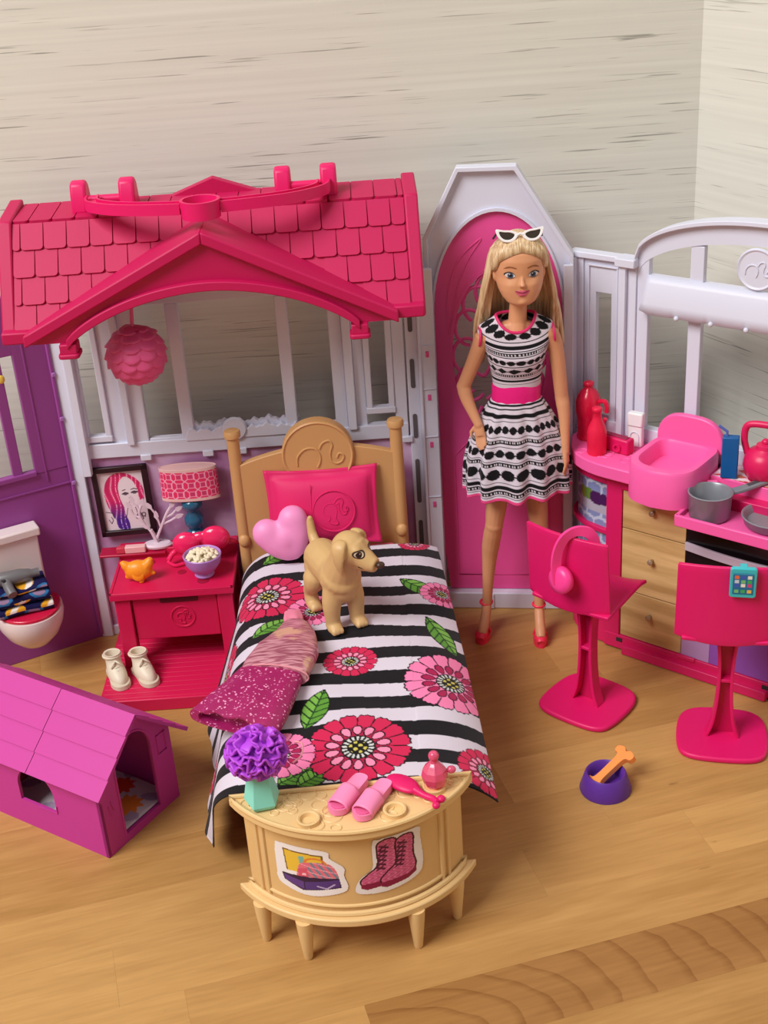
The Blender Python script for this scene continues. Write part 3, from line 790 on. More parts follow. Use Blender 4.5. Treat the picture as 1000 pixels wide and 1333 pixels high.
def kitchen_unit():
    t = thing('kitchen_counter', 'pink toy kitchen unit with sink, oak drawers, oven and curved shelf end', 'toy kitchen', (*KO, 0), KA)
    KP = mat('kitchen_pink', (216, 28, 100), .4)
    Y = lambda n: -n
    def bar(name, x0, x1, n0, n1, z0, z1, m=KP, bv=.06, par=t):
        return MB().box(x0, x1, Y(n1), Y(n0), z0, z1).build(name, m, par, bevel=bv)
    # carcass
    bar('carcass', 4.3, 18, -.5, 2.4, .4, 13.4)
    bar('face_stile', 4.3, 5.45, 2.3, 2.95, .2, 13.4); bar('face_rail', 5.3, 10.2, 2.3, 2.95, 12.4, 13.4)
    bar('base_rail', 4.3, 18, 2.3, 3.0, .15, 1.25); bar('plinth', 5.9, 16.3, 2.9, 3.4, .05, .75)
    bar('base_clip', 9.9, 11.2, 2.9, 3.12, 1.05, 1.35)
    for x in (5.3, 15.9): bar('foot_slot', x, x+.45, 2.95, 3.03, .75, 1.05, DARK, 0)
    # curved open end with printed shelves
    q = [(4.4, -2.75)]+[(4.4-4.1*math.sin(R(a)), .2-2.95*math.cos(R(a))) for a in range(0, 91, 10)]+[(4.4, .3)]
    for nm, z0, z1 in (('end_base', .1, 6.0), ('end_shelf', 8.65, 9.0), ('end_top', 12.4, 13.5)):
        MB().prism(q, z0, z1, 'z').build(nm, KP, t, smooth=30, bevel=.05)
    q2 = [(4.35, -1.2), (3.2, -1.0), (1.6, -.3), (.5, .35)]
    def npos(u, v):
        x = np.interp(u, [0, .33, .66, 1], [.55, 1.15, 2.4, 4.35]); y = np.interp(u, [0, .33, .66, 1], [.2, -1.2, -2.15, -2.5])
        return np.stack([x, y, 6+6.5*v], -1)
    def ncol(u, v):
        x, z = u*4.6, v*6.5
        c = np.zeros(u.shape+(3,)); c[:] = (128, 140, 188)
        hx = (x/1.0+.5*(np.floor(z/.87) % 2)) % 1-.5; hz = (z/.87) % 1-.5
        hexd = np.maximum(np.abs(hx), .5*np.abs(hx)+.87*np.abs(hz)*1.0)
        c[(hexd > .44)] = (190, 200, 224)
        c[(z > 3.9) & (z < 4.7) & (x > 2.0)] = (176, 172, 190)
        for cx, cz, rr, col in ((2.5, 5.0, .45, (120, 140, 40)), (3.1, 5.1, .42, (96, 130, 50)), (3.7, 4.95, .5, (70, 26, 84)), (4.2, 5.0, .4, (70, 26, 84)), (3.4, .6, .8, (226, 150, 50)), (2.7, .4, .5, (226, 150, 50))):
            c[(x-cx)**2+(z-cz)**2 < rr*rr] = col
        return c
    sheet('shelf_print', npos, 60, 70, ncol, print_mat('shelf_print'), t)
    # three drawers
    OK = oak(); KN = mat('drawer_knob', (170, 150, 124), .25, metal=.4)
    for z0, z1, zk in ((9.65, 12.4, 11.35), (4.95, 9.58, 7.75), (1.28, 4.88, 3.45)):
        d = bar('drawer', 5.5, 10.05, 2.4, 2.85, z0, z1, OK, .03)
        MB().lathe([(0, 0), (.12, 0), (.14, .22), (.19, .28), (.19, .4), (.1, .46), (0, .46)], 14).xf(Matrix.Rotation(R(90), 4, 'X')).xf(Matrix.Translation((7.75, -2.84, zk))).build('knob', KN, d)
    # oven front
    ov = bar('oven_door', 10.08, 18, 2.4, 2.85, 4.9, 12.2, mat('oven_black', (24, 20, 24), .25), .04)
    def hb(u, v): return np.stack([10.1+7.9*u, -2.9-.25*np.sin(np.pi*u), 9.35+.55*v], -1)
    mb = MB(); pts = [(10.1+7.9*i/20, -2.95-.35*math.sin(math.pi*i/20), 9.6) for i in range(21)]
    mb.sweep(pts, [(-.1, -.28), (.1, -.28), (.1, .28), (-.1, .28)]); mb.build('oven_handle', mat('oven_handle_print', (190, 180, 196), .35), ov, bevel=.03)
    bar('control_strip', 10.1, 18, 2.4, 2.9, 10.9, 11.35, mat('control_lilac', (168, 130, 190), .4), .02)
    for x in (11.6, 13.2, 15.0): MB().ball((x, -2.92, 11.1), .22, .1, .1).build('control_knob', mat('control_purple', (84, 30, 110)), ov)
    bar('lower_print', 10.1, 12.1, 2.4, 2.88, 1.28, 4.85, mat('lower_lilac', (186, 150, 206), .4, var=.1, vscale=60), 0)
    bar('lower_print', 12.12, 18, 2.4, 2.88, 1.28, 4.85, mat('lower_purple', (146, 84, 184), .4, var=.15, vscale=50), 0)
    # counter top with rim, left part
    out = [(10.4, .58)]+[(.4, .58)]+[(.25, .0), (.3, -.6)]+[(4.7-3.95*math.cos(R(a)), -.9-2.95*math.sin(R(a))) for a in range(20, 91, 10)]+[(10.4, -3.95)]
    MB().prism(out, 13.4, 14.3, 'z').build('worktop', BUBBLE, t, smooth=30, bevel=.08)
    # raised pattern on the worktop
    mb = MB(); rs = random.Random(2)
    for k in range(26):
        x = rs.uniform(.6, 5.6); y = rs.uniform(-3.0, .2)
        if ((x-4.7)/4.0)**2+((y)/3.6)**2 > 1 and x < 4.7: continue
        mb.tube([(x+.35*math.cos(2*math.pi*i/10), y+.35*math.sin(2*math.pi*i/10), 14.31) for i in range(10)], .035, 4, closed=True)
    mb.build('worktop_relief', BUBBLE, t)
    # sink: box with rounded front, hollow basin and curved splashback
    n = 40
    so = []; si = []
    for i in range(n):
        a = 2*math.pi*i/n; ca, sa = math.cos(a), math.sin(a)
        e = .38
        X = math.copysign(abs(ca)**e, ca); Yq = math.copysign(abs(sa)**e, sa)
        bow = .75*(1-X*X) if sa < 0 else 0
        so.append((8.6+2.28*X, -2.0+2.35*Yq-bow)); si.append((8.6+1.72*X, -1.95+1.75*Yq-bow*.8))
    mb = MB(); vs = []; fs = []
    rings = [(so, 12.9, 1.0), (so, 15.15, 1.0), ([((a[0]*.85+b[0]*.15), (a[1]*.85+b[1]*.15)) for a, b in zip(so, si)], 15.35, 1), ([((a[0]*.2+b[0]*.8), (a[1]*.2+b[1]*.8)) for a, b in zip(so, si)], 15.35, 1), (si, 15.15, 1), ([(8.6+(p[0]-8.6)*.9, -2+(p[1]+2)*.88) for p in si], 14.05, 1)]
    for pts, z, _ in rings: vs += [(p[0], p[1], z) for p in pts]
    for r in range(len(rings)-1):
        for i in range(n):
            j = (i+1) % n; fs.append((r*n+i, r*n+j, (r+1)*n+j, (r+1)*n+i))
    fs.append(tuple((len(rings)-1)*n+i for i in range(n))); fs.append(tuple(range(n))[::-1])
    mb.add(vs, fs); sk = mb.build('sink', BUBBLE, t, smooth=50)
    MB().lathe([(0, .02), (.55, .02), (.6, .06), (.7, .06), (.75, 0)], 20, (8.9, -2.2, 14.04)).build('drain', BUBBLE, sk)
    xs = [6.3+4.6*i/24 for i in range(25)]
    MB().strip([(x, 15.2+1.95*max(0, 1-(abs(x-8.6)/2.35)**3.2)**.5) for x in xs], [(x, 14.9) for x in xs], .05, .5).build('splashback', BUBBLE, sk, smooth=40, bevel=.1)
    # hob counter: lower tray with raised rim in front, step behind
    bar('hob_step', 10.9, 18, -.6, 1.6, 13.0, 14.25, BUBBLE, .06)
    tr = bar('hob_tray', 10.4, 18, -.4, 5.2, 12.25, 12.62, BUBBLE, .05)
    bar('tray_rim', 10.4, 18, 5.1, 5.35, 12.2, 12.95, BUBBLE, .06, tr); bar('tray_rim', 10.35, 10.6, 3.0, 5.3, 12.2, 12.95, BUBBLE, .06, tr)
    # hob print with red and white flame shapes
    def hp(u, v): return np.stack([11.0+7*u, .55-2.1*v, 14.27+0*u], -1)
    def hc(u, v):
        c = np.zeros(u.shape+(3,)); c[:] = (236, 200, 214)
        s = np.sin(u*23+3*np.sin(v*7))+np.sin(v*17+u*9)
        c[s > .5] = (206, 30, 44); c[s < -1.1] = (244, 238, 240); c[(s > 1.3)] = (226, 150, 60)
        return c
    sheet('hob_print', hp, 70, 30, hc, print_mat('hob_print'), t)
    MB().tube([(11.05, -2.3, 13.85), (11.6, -1.95, 13.85)], .36, 14).build('tap_roll', BUBBLE, t, bevel=.06)
    MB().box(11.0, 11.6, -2.1, -1.7, 12.6, 13.9).build('tap_foot', BUBBLE, t, bevel=.1)
kitchen_unit()

# ------------------------------------------------------------------ things on the counter
def on_counter(name, label, cat, u, n, z, rz=0, **k): return thing(name, label, cat, kworld(u, n, z), KA+rz, **k)
REDB = mat('red_bottle_plastic', (222, 22, 66), .25, coat=.3)
def counter_things():
    t = on_counter('detergent_jug', 'tall red ribbed jug with side handle at the counter end', 'jug', 1.45, .45, 14.3)
    prof = [(0, 0), (.7, 0), (.78, .1)]
    for k in range(5): prof += [(.76, .25+.24*k), (.7, .37+.24*k)]
    prof += [(.8, 1.6), (.86, 2.0), (.86, 2.6), (.78, 3.0), (.5, 3.45), (.3, 3.6), (.28, 3.75), (.36, 3.8), (.36, 3.98), (.26, 4.05), (0, 4.05)]
    MB().lathe(prof, 24).build('jug_body', REDB, t, smooth=60)
    MB().tube(curve([(.75, 0, 2.75), (1.25, 0, 2.85), (1.4, 0, 2.5), (1.38, 0, 2.1)], 16), .16, 8).build('handle', REDB, t)
    MB().tube(curve([(.75, 0, 1.25), (1.1, 0, 1.3), (1.3, 0, 1.65)], 10), .15, 8).build('handle_stub', REDB, t)
    t = on_counter('sauce_bottle', 'slim plain red bottle standing in front of the ribbed jug', 'bottle', 3.2, 2.35, 14.3)
    MB().lathe([(0, 0), (.6, 0), (.64, .08), (.64, 1.5), (.55, 1.9), (.32, 2.4), (.28, 2.95), (.34, 3.0), (.34, 3.2), (.28, 3.25), (0, 3.25)], 24).build('bottle_body', mat('bottle_red2', (232, 30, 72), .35), t, smooth=60)
    t = on_counter('toaster', 'small dark pink toaster block beside the white dispenser', 'toaster', 4.1, 1.35, 14.3, -6)
    MB().box(-1.15, 1.15, -.4, .4, 0, 1.05).build('toaster_body', DEEP, t, bevel=.12)
    MB().box(-.9, .9, -.22, .22, 1.02, 1.1).build('toast_slot', mat('toaster_dark', (150, 10, 66)), t, bevel=.03)
    MB().lathe([(.16, 0), (.3, 0), (.3, .14), (.16, .14), (.16, 0)], 18).xf(Matrix.Rotation(R(90), 4, 'X')).xf(Matrix.Translation((.35, -.4, .45))).build('dial', DEEP, t)
    MB().ball((-1.35, -.1, .45), .25, .2, .2).ball((-1.3, -.1, .75), .18).build('lever', BUBBLE, t)
    t = on_counter('soap_dispenser', 'white rounded dispenser block behind the toaster', 'dispenser', 4.85, .1, 14.3, 4)
    MB().prism(rrect(-.5, .5, 0, 2.35, .15), -.22, .22, 'y').build('case', mat('white_gloss', (240, 238, 240), .3), t, bevel=.08)
    MB().tube([(p[0], -.24, p[1]) for p in [(-.3, .15)]+[(.3*-math.cos(math.pi*i/10), .75+.35*math.sin(math.pi*i/10)) for i in range(11)]+[(.3, .15)]], .04, 6).build('arch_relief', WHITE, t)
    MB().box(-.53, .53, -.28, .25, 1.45, 2.42).build('cap', mat('white_gloss', (240, 238, 240)), t, bevel=.1)
    t = on_counter('juice_carton', 'tall blue drink carton with a bent straw beside the kettle', 'drink carton', 12.0, 1.3, 14.3, 20)
    BL = mat('carton_blue', (18, 92, 158), .4, var=.12, vscale=80)
    MB().box(-.5, .5, -.3, .3, 0, 2.75).build('carton', BL, t, bevel=.05)
    MB().tube([(-.25, 0, 2.7), (-.25, 0, 3.05), (-.75, -.1, 3.45)], .09, 8).build('straw', mat('straw_blue', (90, 110, 190), .4), t)
    t = on_counter('kettle', 'round red toy kettle with arched handle at the counter right end', 'kettle', 13.9, .5, 14.35, 10)
    KR = mat('kettle_pink_red', (220, 28, 92), .35)
    MB().lathe([(0, 0), (.8, 0), (1.15, .3), (1.3, .9), (1.22, 1.45), (.95, 1.85), (.6, 2.0), (.58, 2.05), (.55, 2.25), (.25, 2.35), (0, 2.35)], 28).build('pot_body', KR, t, smooth=60)
    MB().ball((0, 0, 2.45), .25, .25, .2).build('lid_knob', KR, t)
    MB().tube(curve([(-1.05, 0, 1.5), (-1.3, 0, 2.4), (-1.25, 0, 3.2), (-.9, 0, 3.5), (0, 0, 3.55), (.9, 0, 3.5), (1.25, 0, 3.2), (1.3, 0, 2.4), (1.05, 0, 1.5)], 40), .22, 10).build('handle', KR, t)
    MB().tube(curve([(1.1, 0, 1.0), (1.7, 0, 1.4), (2.0, 0, 2.0)], 12), [.35]*6+[.22]*7, 10).build('spout', KR, t)
    MB().lathe([(0, 0), (.9, 0), (.95, .08), (0, .1)], 20, (0, 0, -.08)).build('burner', DEEP, t)
    t = on_counter('saucepan', 'deep grey toy saucepan on the pink hob tray', 'saucepan', 12.0, 3.85, 12.66)
    MB().lathe([(0, 0), (1.15, 0), (1.25, .1), (1.32, 1.6), (1.38, 1.68), (1.3, 1.72), (1.2, 1.64), (1.12, .2), (0, .15)], 40).build('pan_body', GREYM, t, smooth=50)
    h = MB().sweep(curve([(.85, .98, 1.45), (1.3, 1.4, 1.55), (1.8, 2.0, 1.7), (2.4, 2.8, 1.9)], 14), [(-.3, -.12), (.3, -.12), (.3, .12), (-.3, .12)]).build('handle', GREYM, t, bevel=.06)
    MB().sweep([(1.6, 1.78, 1.79), (2.25, 2.6, 1.99)], [(-.12, -.02), (.12, -.02), (.12, .02), (-.12, .02)]).build('handle_groove', mat('groove_grey', (78, 78, 84)), h)
    t = on_counter('frying_pan', 'shallow grey toy frying pan at the hob tray right side', 'frying pan', 15.7, 2.95, 12.66)
    MB().lathe([(0, 0), (1.5, 0), (1.7, .15), (1.82, .6), (1.88, .66), (1.8, .7), (1.7, .62), (1.55, .2), (0, .16)], 44).build('pan_body', GREYM, t, smooth=50)
    MB().sweep(curve([(1.2, 1.35, .5), (1.9, 2.1, .62), (3.0, 2.9, .9)], 12), [(-.28, -.12), (.28, -.12), (.28, .12), (-.28, .12)]).build('handle', GREYM, t, bevel=.05)
counter_things()

# ------------------------------------------------------------------ swivel chairs
def chair(name, label, loc, rz):
    t = thing(name, label, 'chair', loc, rz, group='pink pedestal chairs')
    CP = mat('chair_pink', (222, 22, 104), .42)
    # local: seat faces +y, backrest at -y
    base = MB().prism([(p[0], p[1]) for p in curve([(-2.7, -1.3), (-2.05, -2.4), (0, -2.65), (2.05, -2.4), (2.7, -1.3), (2.65, 1.3), (1.85, 2.45), (0, 2.7), (-1.85, 2.45), (-2.65, 1.3)], 70, True)], 0, .38, 'z')
    base.build('base', CP, t, bevel=.14, seg=3)
    # open pedestal: two flared ribs and a back web
    for s_ in (-1, 1):
        pts = curve([(s_*.95, -.1, .35), (s_*.62, -.1, 1.4), (s_*.42, -.1, 3.2), (s_*.38, -.1, 5.2), (s_*.5, -.1, 7.0), (s_*.72, -.1, 8.2)], 22)
        MB().sweep(pts, [(-.42, -.1), (.42, -.1), (.42, .1), (-.42, .1)], up=(1, 0, 0)).build('pedestal_rib', CP, t, bevel=.05)
    A = [(.9, .35), (.6, 1.4), (.4, 3.2), (.36, 5.2), (.48, 7), (.7, 8.2)]
    MB().strip([(-a, z) for a, z in A], A, .1, .28).build('pedestal_web', mat('chair_pink_web', (196, 16, 88), .45), t, smooth=40)
    MB().box(-.5, .5, -.45, .2, 4.4, 4.62).build('pedestal_bridge', CP, t, bevel=.04)
    # seat and backrest are thin curved shells
    def grid(nm, f, nu, nv):
        vs = [f(i/(nu-1), j/(nv-1)) for i in range(nu) for j in range(nv)]
        fs = [(i*nv+j, (i+1)*nv+j, (i+1)*nv+j+1, i*nv+j+1) for i in range(nu-1) for j in range(nv-1)]
        return MB().add(vs, fs).build(nm, CP, t, smooth=60, solid=.24, bevel=.06)
    grid('seat', lambda u, v: ((2*u-1)*(2.75-.25*v), -2.3+5.0*v, 8.45+.42*(2*u-1)**2*(.3+.7*v)-.5*max(0, v-.75)**2*8+.15*v), 17, 17)
    grid('backrest', lambda u, v: ((2*u-1)*(2.9-.05*v)-.25, -2.35-.35*v+.55*(2*u-1)**2, 8.6+.3*(1-(2*u-1)**2)*(1-v)*-1+4.95*v+.15*(1-(2*u-1)**2)*v), 17, 13)
    return t
CH1 = chair('bar_chair', 'pink pedestal chair with pink headphones hooked over its backrest', (12.45, 70.0, 0), -42)
CH2 = chair('bar_chair', 'pink pedestal chair with a turquoise phone on its backrest', (20.0, 65.5, 0), -14)

def headphones():
    t = thing('headphones', 'bubblegum pink headphones hanging on the left chair backrest', 'headphones', (12.45, 70.0, 0), -42)
    HP = mat('headphone_pink', (252, 66, 150), .35)
    # band arcs over the backrest top at local x = .3
    pts = curve([(-.05, -3.45, 10.8), (-.2, -3.45, 11.9), (-.1, -3.35, 13.0), (.25, -3.1, 13.85), (.75, -2.65, 14.2), (1.25, -2.15, 14.0), (1.5, -1.85, 13.3), (1.55, -1.75, 12.3)], 36)
    MB().sweep(pts, [(-.3, -.1), (.3, -.1), (.34, .0), (.3, .1), (-.3, .1), (-.34, 0)], up=(1, -.6, 0)).build('headband', HP, t, smooth=60)
    cup = lambda c: MB().lathe([(0, -.35), (.5, -.35), (.82, -.2), (.88, .05), (.8, .3), (.45, .4), (0, .4)], 26).xf(Matrix.Rotation(R(82), 4, 'X')).xf(Matrix.Rotation(R(-12), 4, 'Z')).xf(Matrix.Translation(c))
    cup((.1, -3.3, 11.0)).build('ear_cup', HP, t, smooth=60); cup((1.45, -1.7, 11.9)).build('ear_cup', HP, t, smooth=60)
headphones()

def phone():
    t = thing('toy_phone', 'turquoise toy phone with app screen hung on the right chair backrest', 'phone', (20.0, 65.5, 0), -14)
    TQ = mat('turquoise_plastic', (62, 188, 198), .35)
    tilt = Matrix.Rotation(R(5), 4, 'X'); off = Matrix.Translation((.45, -2.98, 12.95))
    MB().prism(rrect(-.72, .72, -.98, .98, .16), -.14, .14, 'y').xf(off @ tilt).build('phone_case', TQ, t, bevel=.05)
    M4 = off @ tilt
    def pos(u, v):
        P = np.stack([-.56+1.12*u, -.165+0*u, -.72+1.42*v], -1); return P @ np.array(M4.to_3x3()).T+np.array(M4.translation)
    def col(u, v):
        c = np.zeros(u.shape+(3,)); c[:] = (38, 110, 156)
        cols = [(232, 110, 70), (240, 232, 220), (40, 46, 60), (120, 190, 120), (230, 190, 80), (70, 90, 190), (206, 70, 120), (200, 210, 226), (64, 170, 90)]
        k = 0
        for r, vy in enumerate((.8, .6, .42, .14)):
            for q in range(3):
                cx = .2+.3*q; m = (np.abs(u-cx) < .11) & (np.abs(v-vy) < .075)
                c[m] = cols[(k*5+r) % 9]; k += 1
        c[(v > .93)] = (60, 150, 190)
        return c
    sheet('screen', pos, 30, 40, col, print_mat('phone_screen_print', .25), t)
    MB().box(-.2, .2, .1, .5, .7, .95).xf(M4).build('clip', TQ, t, bevel=.04)
phone()
# ------------------------------------------------------------------ bed
BEDZ = 8.0
def bed():
    t = thing('bed', 'tan plastic doll bed with arched headboard carrying a round ponytail badge', 'bed', (-4.2, 67, 0))
    ox, oy = -4.2, 67
    def B(mb, nm, m=TAN, par=t, **k): return mb.xf(Matrix.Translation((-ox, -oy, 0))).build(nm, m, par, **k)
    xs = [-9.6+10.6*i/30 for i in range(31)]
    hb = B(MB().strip([(x, 14.35+.95*(1-((x+4.3)/5.3)**2)+.25*(x+4.3)/10) for x in xs], [(x, 4.0) for x in xs], 79.9, 80.5), 'headboard', smooth=30, bevel=.06)
    B(MB().lathe([(0, 0), (2.38, 0), (2.42, .12), (2.32, .22), (2.2, .14), (0, .14)], 44).xf(Matrix.Rotation(R(90), 4, 'X')).xf(Matrix.Translation((-4.15, 79.85, 14.75))), 'badge_disc', par=hb, smooth=30)
    B(MB().lathe([(0, 0), (2.42, 0), (2.42, .75), (0, .75)], 44).xf(Matrix.Rotation(R(90), 4, 'X')).xf(Matrix.Translation((-4.15, 80.6, 14.75))), 'badge_back', par=hb, smooth=30)
    B(emblem(MB(), (-4.15, 79.7, 14.75), (1, 0, 0), (0, 0, 1), 2.0, .07, ring=False), 'badge_relief', par=hb)
    for x in (-9.75, 1.15):
        B(MB().lathe([(0, 0), (.42, 0), (.45, 9), (.42, 16.2), (.56, 16.3), (.58, 16.6), (.5, 16.75), (0, 16.8)], 20, (x, 80.2, 0)), 'post', smooth=50)
        B(MB().ball((x, 79.85, 8.6), .42, .35, .5), 'post_boss')
    B(MB().box(-8.3, .6, 59.5, 80, .6, 4.3), 'bed_base', bevel=.1)
    for x in (-7.6, .0): B(MB().lathe([(0, 0), (.5, 0), (.5, .7), (0, .7)], 14, (x, 60.4, 0)), 'leg')
    B(MB().prism(rrect(-8.0, .8, 55.6, 79.7, .6), 4.2, BEDZ, 'z'), 'mattress', mat('sheet_pink', (238, 108, 140), .7), bevel=.9, seg=5)
bed()

def blanket():
    nu, nv = 460, 500
    aL, aR = -7.4, 1.0
    Ll = 8.7
    def pos(u, v):
        Yc = 78.6+(53.1-78.6)*v
        Lr = 2.6+1.7*v
        a = (aL-Ll)+u*(Ll+(aR-aL)+Lr)
        t = np.maximum(0, aL-a); s = np.maximum(0, a-aR)
        # left: rounded edge then hanging down with a slight outward flare and soft folds
        r = 2.8; fl = np.radians(86-18*np.clip((77.0-Yc)/4, 0, 1)+9*np.clip((72-Yc)/14, 0, 1)); phi = np.minimum(t/r, fl); rest = np.maximum(0, t-r*fl)
        xl = aL-r*np.sin(phi)-rest*np.cos(fl); zl = -r*(1-np.cos(phi))-rest*np.sin(fl)
        fold = np.minimum(1, rest/5)*(.28*np.sin(Yc*.62+.6)+.12*np.sin(Yc*1.45))
        xl = xl+fold
        r2 = 5.2; ph2 = s/r2
        xr = aR+r2*np.sin(ph2); zr = -r2*(1-np.cos(ph2))
        x = np.where(a < aL, xl, np.where(a > aR, xr, a))
        z = np.where(a < aL, zl, np.where(a > aR, zr, 0))+BEDZ+.16
        y = Yc+np.minimum(1, t/8.5)**1.2*4.2*v**3+.4*np.minimum(1, s/3)*(1-v)
        z = z+.07*np.sin(x*.9+Yc*.5)*np.where(np.abs(a-(-4)) < 5, 1, .5)+.05*np.sin(Yc*1.1-x*.4)
        z = np.where(v > .97, z-.0, z)
        return np.stack([x, y, np.maximum(z, 1.15)], -1)
    flowers = [  # x, y, radius, kind
        (-7.9, 72.8, 2.5, 0), (-4.9, 70.6, 1.75, 1), (-2.6, 64.6, 1.62, 0), (3.2, 62.1, 2.75, 1), (-2.25, 56.2, 2.85, 0), (4.7, 54.9, 1.75, 0),
        (-12.2, 68.3, 2.2, 0), (-6.5, 56.1, 2.0, 1), (3.4, 72.0, 1.5, 1), (-13.6, 59.8, 1.7, 0), (1.9, 78.6, 1.1, 0)]
    leaves = [((.8, 73.8), (3.3, 71.2), .62), ((2.2, 69.0), (3.8, 65.2), .62), ((-8.6, 68.0), (-6.4, 69.9), .6), ((-5.1, 58.3), (-4.1, 61.6), .7), ((-6.4, 53.6), (-4.6, 55.0), .7), ((-8.4, 77.3), (-6.6, 78.2), .55), ((-5.4, 53.4), (-3.9, 54.7), .6)]
    def col(u, v):
        y = 78.6+(53.1-78.6)*v
        Lr = 2.6+1.7*v
        a = (aL-Ll)+u*(Ll+(aR-aL)+Lr)
        ys = y+.10*np.sin(a*.8)+.1*np.sin(a*.31+1)
        ph = ((ys-55.4)/2.45+.25) % 1
        c = np.zeros(u.shape+(3,)); c[:] = (212, 202, 216)
        c[ph < .5] = (20, 18, 24)
        for (p, q, w) in leaves:
            dx, dy = q[0]-p[0], q[1]-p[1]; L = math.hypot(dx, dy)
            s = ((a-p[0])*dx+(y-p[1])*dy)/L/L; d = ((a-p[0])*-dy+(y-p[1])*dx)/L
            wd = w*np.sin(np.pi*np.clip(s, 0, 1))**.8
            ins = (s > 0) & (s < 1) & (np.abs(d) < wd)
            c[(s > -.03) & (s < 1.03) & (np.abs(d) < wd+.09)] = (16, 20, 16)
            c[ins] = (92, 150, 52)
            c[ins & (d > 0)] = (120, 176, 72)
            vein = (np.abs(((s*6-np.abs(d)*1.4) % 1)-.5) < .12)|(np.abs(d) < .05)
            c[ins & vein] = (34, 70, 28)
        for fx, fy, rr, kd in flowers:
            dx, dy = a-fx, y-fy; r = np.hypot(dx, dy)/rr; th = np.arctan2(dy, dx)
            if kd == 0: petal, inner, line = (206, 34, 82), (240, 140, 176), (30, 10, 20)
            else: petal, inner, line = (240, 128, 176), (170, 26, 80), (70, 12, 40)
            np_ = 16
            k = (th/(2*np.pi)*np_) % 1
            saw = np.abs(((th/(2*np.pi)*np_*3) % 1)-.5)
            edge = 1-.07*saw-.10*np.abs(np.abs(k-.5)*2)**4
            c[r < edge+.035] = (18, 10, 16)
            c[r < edge] = petal
            # dark darts between petals
            dart = (np.minimum(k, 1-k) < (.035+.10*np.clip((r-.62)/.38, 0, 1))) & (r > .6) & (r < edge)
            c[dart & (np.minimum(k, 1-k) < .05)] = line
            c[(r > .33) & (r < .6)] = tuple(int(x*.82) for x in petal) if kd == 0 else petal
            n2 = 14; k2 = (th/(2*np.pi)*n2) % 1
            lobe = (np.abs(k2-.5) < .34*np.sqrt(np.clip(1-((r-.49)/.125)**2, 0, 1)))
            lobo = (np.abs(k2-.5) < .46*np.sqrt(np.clip(1-((r-.49)/.16)**2, 0, 1)))
            c[lobo] = line; c[lobe] = inner
            c[r < .33] = (22, 18, 22)
            ring = (r > .2) & (r < .3) & (np.abs(((th/(2*np.pi)*18) % 1)-.5) < .26)
            c[ring] = (206, 206, 204)
            dots = (r < .17) & (np.sin(dx*34/rr)*np.sin(dy*34/rr) > .25)
            c[dots] = (200, 190, 90)
        return c
    o = sheet('blanket', pos, nu, nv, col, print_mat('blanket_cotton', .8, .15, bump=.25, sheen=.1), solid=.07)
    tag(o, 'black and white striped blanket with pink flowers spread over the bed', 'blanket')
blanket()

def pillow():
    t = thing('pillow', 'hot pink rectangular pillow with a round ponytail badge against the headboard', 'pillow', (-4.1, 78.5, 8.5))
    PM = mat('pillow_pink', (222, 32, 104), .6, bump=.08, bscale=500)
    tilt = Matrix.Rotation(R(-13), 4, 'X')
    W, H = 3.85, 2.75
    def surf(sgn, nu=36, nv=28):
        vs = []
        for i in range(nu):
            for j in range(nv):
                a, b = 2*i/(nu-1)-1, 2*j/(nv-1)-1
                x, z = a*W*(1-.05*(1-abs(b)**2)*abs(a)**3), b*H*(1-.07*(1-abs(a)**2)*abs(b)**3)
                e = max(abs(a)/.88, abs(b)/.84)
                bulge = 1.0*max(0, (1-min(1, abs(a)/.88)**3)*(1-min(1, abs(b)/.84)**3))**.5
                rip = .06*math.sin(a*9+b*3) if e > .98 else 0
                vs.append((x, sgn*(.06+bulge*.85)+rip, z+H))
        fs = [(i*nv+j, (i+1)*nv+j, (i+1)*nv+j+1, i*nv+j+1) for i in range(nu-1) for j in range(nv-1)]
        return vs, fs, nu, nv
    mb = MB(); v1, f1, nu, nv = surf(-1); v2, f2, _, _ = surf(1)
    mb.add(v1, f1); mb.add(v2, f2); o = nu*nv
    b = [i*nv for i in range(nu)]+[(nu-1)*nv+j for j in range(1, nv)]+[i*nv+nv-1 for i in range(nu-2, -1, -1)]+[j for j in range(nv-2, 0, -1)]
    for i in range(len(b)):
        p, q = b[i], b[(i+1) % len(b)]; mb.f.append((p, q, q+o, p+o))
    mb.xf(tilt).build('cushion', PM, t, smooth=180)
    em = emblem(MB(), (.75, -.9, H-.15), (1, 0, 0), (0, 0, 1), 1.4, .05, solid=True)
    em.xf(tilt).build('badge_relief', PM, t)
    MB().tube([(-.7, -.88, .9), (-.75, -.92, H), (-.7, -.88, 2*H-1)], .03, 5).xf(tilt).build('seam', PM, t)
pillow()

def heart():
    t = thing('heart_cushion', 'pale pink heart shaped cushion leaning on the pillow', 'cushion', (-6.7, 77.0, 8.25))
    mb = MB()
    for s_ in (-1, 1):
        mb.tube(curve([(s_*.98, 0, .62), (s_*.72, 0, -.2), (s_*.3, 0, -1.0), (0, 0, -1.35)], 16), list(np.interp(np.linspace(0, 1, 16), [0, .4, 1], [1.0, .92, .5])), 20)
        mb.ball((s_*.98, 0, .72), 1.02)
    mb.ball((0, 0, -.1), 1.02).ball((0, 0, .35), .8)
    mb.ball((0, 0, -1.3), .52)
    mb.xf(Matrix.Translation((0, .1, 1.95)) @ Matrix.Rotation(R(-18), 4, 'X') @ Matrix.Rotation(R(-24), 4, 'Y') @ Matrix.Diagonal((1, .75, 1, 1)))
    o = mb.build('cushion_body', mat('heart_pink', (244, 150, 204), .45), t, smooth=180, remesh=.1, relax=34)
heart()

